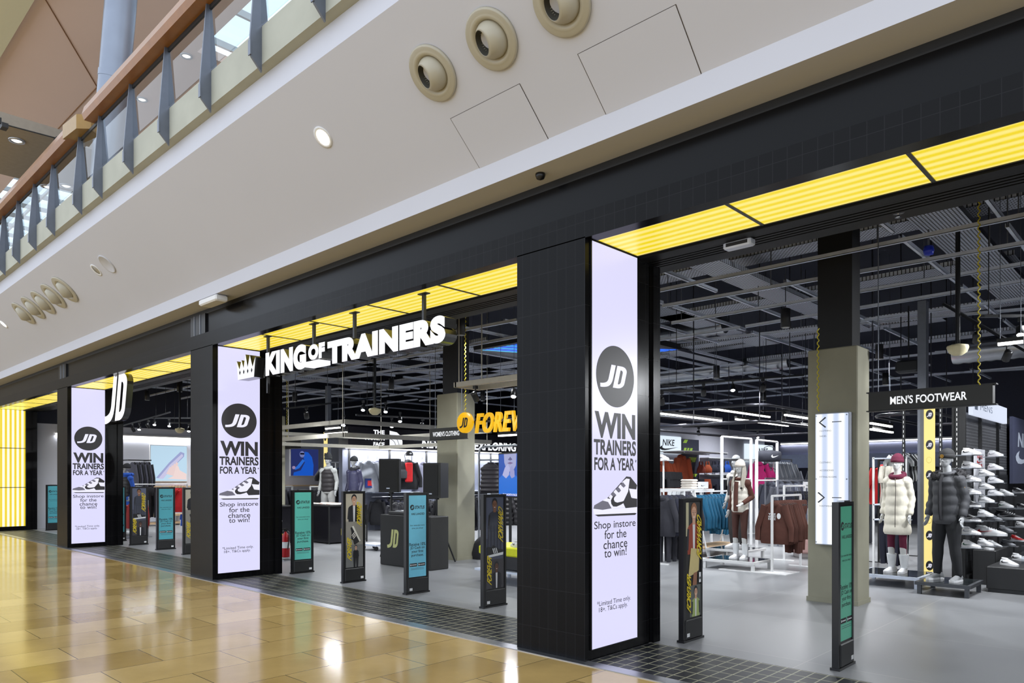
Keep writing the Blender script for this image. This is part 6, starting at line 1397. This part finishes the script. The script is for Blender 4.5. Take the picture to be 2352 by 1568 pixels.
p = on_x(938, 1062, XT + .52); t = thing('crossbody_bag', 'red crossbody bag hung over the black top between the loudspeakers', 'bag', p, PI / 2 - .35); MB().bbox(-.12, .12, -.1, .0, -.62, 0, .03).build('body', RED, t); MB().tube([(-.1, -.03, 0), (-.12, .02, .25), (0, .04, .33), (.12, .02, .25), (.1, -.03, 0)], .01, 6).build('strap', GB, t)
t = thing('baseball_cap', 'black cap with a white logo above the black top on the brand wall', 'cap', on_x(940, 1046, XT + .45), PI / 2 - .35); t.scale = (1.4,) * 3
MB().zt([(0, 0, 0, .09, .10), (.05, 0, 0, .088, .098), (.09, 0, .01, .06, .07), (.11, 0, .01, .01, .01)], 18).build('crown', GB, t); MB().poly([(.08 * math.cos(a), -.06 - .10 * math.sin(a)) for a in [k * PI / 10 for k in range(11)]], .005).build('peak', GB, t); mb = MB(); disc(mb, 0, .045, .03, .02, .101, face_m((0, 0, 0)), E_lt2, 12); mb.build('badge', None, t)
p = on_x(921, 1094, XT + .4); t = thing('backpack', 'black backpack on the brand wall shelf beside the left loudspeaker', 'backpack', (p.x, p.y, p.z), PI / 2 - .35); MB().zt([(-.1, 0, 0, .20, .12), (.05, 0, 0, .23, .16), (.3, 0, 0, .21, .14), (.46, 0, 0, .12, .08), (.48, 0, 0, .05, .04)], 18).build('body', GB, t); MB().zt([(-.05, 0, -.14, .15, .06), (.15, 0, -.15, .16, .06), (.22, 0, -.13, .1, .04)], 14).build('pocket', fab(60, 62, 66), t)
for k, (yy, z) in enumerate(((8.0, 1.15), (11.2, 1.15), (13.5, 1.2))):
    t = thing('wall_rail', f'steel shelf rail on the brand wall, {ORD[k]} from the left', 'wall rail', (XT, yy, z)); MB().box(0, .4, 0, 2.3, 0, .03).build('shelf', GALV, t); MB().cyl((.36, 0, -.12), (.36, 2.3, -.12), .015, 8).build('rail', CHROME, t)
    row(['jacket', 'trousers', 'hoodie'][k], [[GB, NV], [DKG, GB], [GB, DKG]][k], (XT + .36, yy + .1, z - .14), (XT + .36, yy + 2.2, z - .14), 9, .5, ['dark jacket on the lower rail at the left end of the brand wall', 'dark trousers on the lower rail in the middle of the brand wall', 'dark top on the lower rail at the right end of the brand wall'][k], ['jacket', 'trousers', 'top'][k], 'brand wall lower row ' + str(k), parts=False)
t = thing('brand_box', 'small blue box sign with white lettering below the pale anorak', 'sign', on_x(838, 1120, XT + .44)); MB().box(0, .03, 0, .8, 0, .28).build('board', mat('box_blue', (32, 52, 120), .5), t); mb = MB(); M = face_m((.032, 0, 0), '+X'); rect(mb, .08, .3, .06, .22, .001, M, mat('print_red', (196, 40, 44), .5)); rect(mb, .42, .7, .1, .18, .001, M, E_lt2); mb.build('print', None, t)
# posters on the left wall
def wall_poster(u0, v0, u1, v1, label, art, glow):
    a = on_x(u0, v0, -26.78); b = on_x(u1, v1, -26.78); t = thing('wall_poster', label, 'poster', (-26.79, a.y, a.z)); W, Hh = b.y - a.y, b.z - a.z
    MB().box(-.01, .05, -.02, W + .02, -.02, Hh + .02).build('frame', WHITE, t); mb = MB(); art(mb, W, Hh, face_m((.052, 0, 0), '+X')); mb.build('print', None, t)
def hand_art(mb, W, Hh, M):
    g = lambda n, c: mat(n, c, .4, emit=.85); S = lambda pts: [(a * W, b * Hh) for a, b in pts]
    rect(mb, 0, W, 0, Hh, .001, M, g('po_sky', (196, 226, 246)))
    mb.poly(S([(.14, .08), (.5, .52), (.82, .84), (.93, .80), (.92, .70), (.72, .50), (.52, .28), (.32, .08)]), .002, M, g('po_lilac', (160, 168, 214)))
    mb.poly(S([(.2, .06), (.52, .46), (.86, .78), (.9, .72), (.7, .5), (.5, .26), (.34, .06)]), .0025, M, g('po_lilac2', (206, 204, 236)))
    for k in range(4): mb.poly(S([(.42 + k * .07, .20 + k * .05), (.52 + k * .06, .40 + k * .05), (.58 + k * .06, .38 + k * .04), (.62, .14)]), .003 + k * .0002, M, g('po_skin', (240, 214, 212)))
    mb.poly(S([(.46, .06), (.62, .14), (.70, .44), (.76, .42), (.80, .30), (.99, .20), (.99, .03)]), .0042, M, g('po_skin2', (246, 222, 218)))
def hood_art(mb, W, Hh, M):
    g = lambda n, c: mat(n, c, .4, emit=.8); S = lambda pts: [(a * W, b * Hh) for a, b in pts]
    rect(mb, 0, W, 0, Hh, .001, M, g('pb_bg', (42, 52, 108))); mb.poly(S([(.08, .0), (.1, .12), (.35, .2), (.5, .5), (.44, .72), (.5, .9), (.62, .88), (.76, .7), (.82, .4), (.8, 0)]), .002, M, g('pb_blue', (28, 92, 206)))
    disc(mb, .40 * W, .80 * Hh, .09 * W, .12 * Hh, .003, M, g('pb_face', (120, 130, 186))); rect(mb, .33 * W, .48 * W, .79 * Hh, .85 * Hh, .0035, M, g('pb_dark', (14, 16, 34)))
    mb.poly(S([(.1, .26), (.22, .36), (.42, .62), (.5, .56), (.3, .28), (.16, .22)]), .003, M, g('pb_blue2', (44, 112, 220))); disc(mb, .1 * W, .3 * Hh, .06 * W, .06 * Hh, .004, M, g('pb_hand', (160, 140, 180)))
wall_poster(345, 1104, 428, 1025, 'lit poster of a hand holding a pale shoe on the left wall', hand_art, 1); wall_poster(667, 1092, 730, 1032, 'blue poster of a hooded figure on the left wall of the middle entrance', hood_art, 1)
t = thing('wooden_ledge', 'pale wooden ledge along the left wall below the posters', 'ledge', (-26.8, 3.2, 1.28)); MB().box(0, .38, 0, 8.8, 0, .05).build('board', mat('pale_wood', (190, 160, 124), .5, noise=.1), t); MB().box(0, .03, 0, 8.8, -.06, 0).build('batten', WHITE, t)
t = thing('wooden_bench', 'pale wooden bench on the floor under the hand poster', 'bench', (-25.9, 3.0, 0)); MB().box(0, .5, 0, 4.5, .32, .38).build('seat', MATS['pale_wood'], t); MB().box(.05, .45, .05, 4.45, .05, .12).build('shelf', MATS['pale_wood'], t)
for yy in (.1, 2.2, 4.35): MB().box(.04, .46, yy, yy + .05, 0, .32).build('leg', WHITE, t)
# left entrance clothes
def at_wall(u, v, x): return on_x(u, v, x)
t = thing('wall_rail', 'black rail high on the left wall holding grey hooded tops', 'wall rail', at_wall(296, 1056, -26.2)); p0 = at_wall(296, 1056, -26.2); p1 = at_wall(346, 1056, -26.2); MB().cyl((0, 0, 0), (0, p1.y - p0.y, 0), .02, 8).build('rail', BLACK, t)
for yy in (0.0, p1.y - p0.y): MB().box(-.6, .02, yy - .02, yy + .02, -.02, .02).build('bracket', BLACK, t)
row('hoodie', [fab(72, 72, 84), GB], at_wall(300, 1057, -26.2), at_wall(344, 1057, -26.2), 8, .2, 'grey or black hooded top on the high rail left of the hand poster', 'top', 'hooded tops on the high left rail', parts=False, scale=1.2)
pr = at_depth(400, 1117, 21.0); straight_rack(pr.x - 1.2, pr.y - .1, pr.y + .1, .1, 'stub') if False else None
t = thing('clothes_rack', 'white rack of red t-shirts right of the blue-green gate in the left entrance', 'clothes rack', (pr.x - 1.6, pr.y - .7, 0)); L_ = 2.0; h = pr.z + .06
for f in (0, 1): MB().box(f * L_ - .02, f * L_ + .02, f * .9 - .02, f * .9 + .02, 0, h).build('post', WHITE, t); MB().box(f * L_ - .2, f * L_ + .2, f * .9 - .03, f * .9 + .03, 0, .02).build('foot', WHITE, t)
MB().tube([(0, 0, h), (L_, .9, h)], .02, 6).build('rail', WHITE, t)
row('tee', [RED], (pr.x - .15, pr.y - .05, h - .03), (pr.x + .35, pr.y + .18, h - .03), 5, PI / 3, 'red t-shirt hanging on the white rack in the left entrance', 't-shirt', 'red t-shirts on the white rack', jit=.05)
row('trousers', [GB], (pr.x - 1.45, pr.y - .62, h - .03), (pr.x - .7, pr.y - .3, h - .03), 7, PI / 3, 'long black trousers hanging left of the red t-shirts', 'trousers', 'black trousers in the left entrance', jit=.05, parts=False, scale=.95)
row('shorts', [BLU], (pr.x - .15, pr.y + .35, .62), (pr.x + .35, pr.y + .55, .62), 4, PI / 3, 'royal blue shorts below the red t-shirts', 'shorts', 'blue shorts in the left entrance', parts=False)
t = thing('clothes_rack', 'grey rack of red tracksuits behind the dark photo gate in the left entrance', 'clothes rack', (-20.9, 1.9, 0)); MB().box(-.02, .02, -.02, .02, 0, 1.0).box(-.02, .02, .58, .62, 0, 1.0).box(-.02, .02, 0, .6, .98, 1.02).build('frame', CHROME, t); MB().box(-.2, .2, -.05, .65, 0, .02).build('base', CHROME, t)
row('jacket', [fab(150, 34, 34)], (-20.9, 2.0, .98), (-20.9, 2.45, .98), 3, .2, 'red tracksuit jacket on the grey rack beside the far pillar', 'jacket', 'red tracksuits by the far pillar', parts=False, scale=.9)
# dark rack behind the left gates and large dark coats in the middle entrance
for (x, y, n, m, lab) in ((-19.4, 6.6, 8, fab(38, 38, 42), 'black coat on the low rail in front of the blue hooded figure poster'), (-20.8, 5.2, 7, fab(52, 52, 60), 'charcoal top on the rack by the crown pillar in the middle entrance')):
    straight_rack(x, y, y + 1.6, 1.35, 'white rack holding ' + lab.split(' on the')[0] + 's in the middle entrance', WHITE); row('jacket', [m], (x, y + .1, 1.33), (x, y + 1.5, 1.33), n, .25, lab, 'coat', lab[:30], parts=False)
t = thing('wall_rail', 'white shelf rail on the pale wall left of the beanie mannequins', 'wall rail', on_x(745, 1065, -19.6)); MB().box(0, .4, 0, .9, .03, .06).build('shelf', WHITE, t); MB().box(-.03, 0, .4, .46, -t.location.z, .05).build('post', WHITE, t)
struct(MB().box(-19.3, -19.16, 7.05, 7.17, 0, 4.4).build('wall_post_left', mat('post_grey', (120, 124, 134), .4, .4)))
t = thing('light_strip_banner', 'slim yellow lit strip left of the brand wall', 'banner', (-19.3, 7.03, .1)); MB().box(-.02, .16, -.02, .0, 0, 2.9).build('light_box', MATS['strip_yellow'], t); mb = MB(); M = face_m((0, -.021, 0))
for k in range(6): disc(mb, .07, .2 + k * .5, .06, .07, .002, M, INK, 18)
mb.build('print', None, t)
# small fittings of the shutter guide
t = thing('door_sensor', 'small steel sensor box under the shutter guide right of the big pillar', 'sensor', (-2.95, 1.0, 3.687)); MB().bbox(-.13, .13, -.05, .05, -.06, 0, .01).build('case', GALV, t); MB().box(-.10, .10, -.052, -.05, -.045, -.015).build('window', INK, t)
t = thing('sprinkler', 'small chrome sprinkler under the shutter guide', 'sprinkler', (-1.75, 1.3, 3.72)); MB().lathe([(.05, 0), (.045, -.01), (.012, -.012), (.012, -.04), (.025, -.045), (.0001, -.05)], 16).build('rose', CHROME, t)
t = thing('ceiling_beacon', 'small blue beacon hung on the ceiling grid behind the shutter guide', 'beacon', at_depth(2133, 575, 8.6)); MB().lathe([(.0001, -.06), (.05, -.05), (.06, 0), (.05, .05), (.0001, .06)], 16).build('dome', mat('beacon_blue', (30, 50, 190), .3), t); MB().cyl((0, 0, .05), (0, 0, .25), .01, 6).build('stem', CHROME, t)
t = thing('ceiling_loudspeaker', 'black loudspeaker box hung from the ceiling left of the footwear sign', 'loudspeaker', at_depth(2087, 842, 12)); MB().bbox(-.18, .18, -.12, .12, -.1, .1, .03).build('cabinet', BLACK, t); MB().cyl((0, 0, .1), (0, 0, 1.0), .012, 6).build('bracket', BLACK, t)
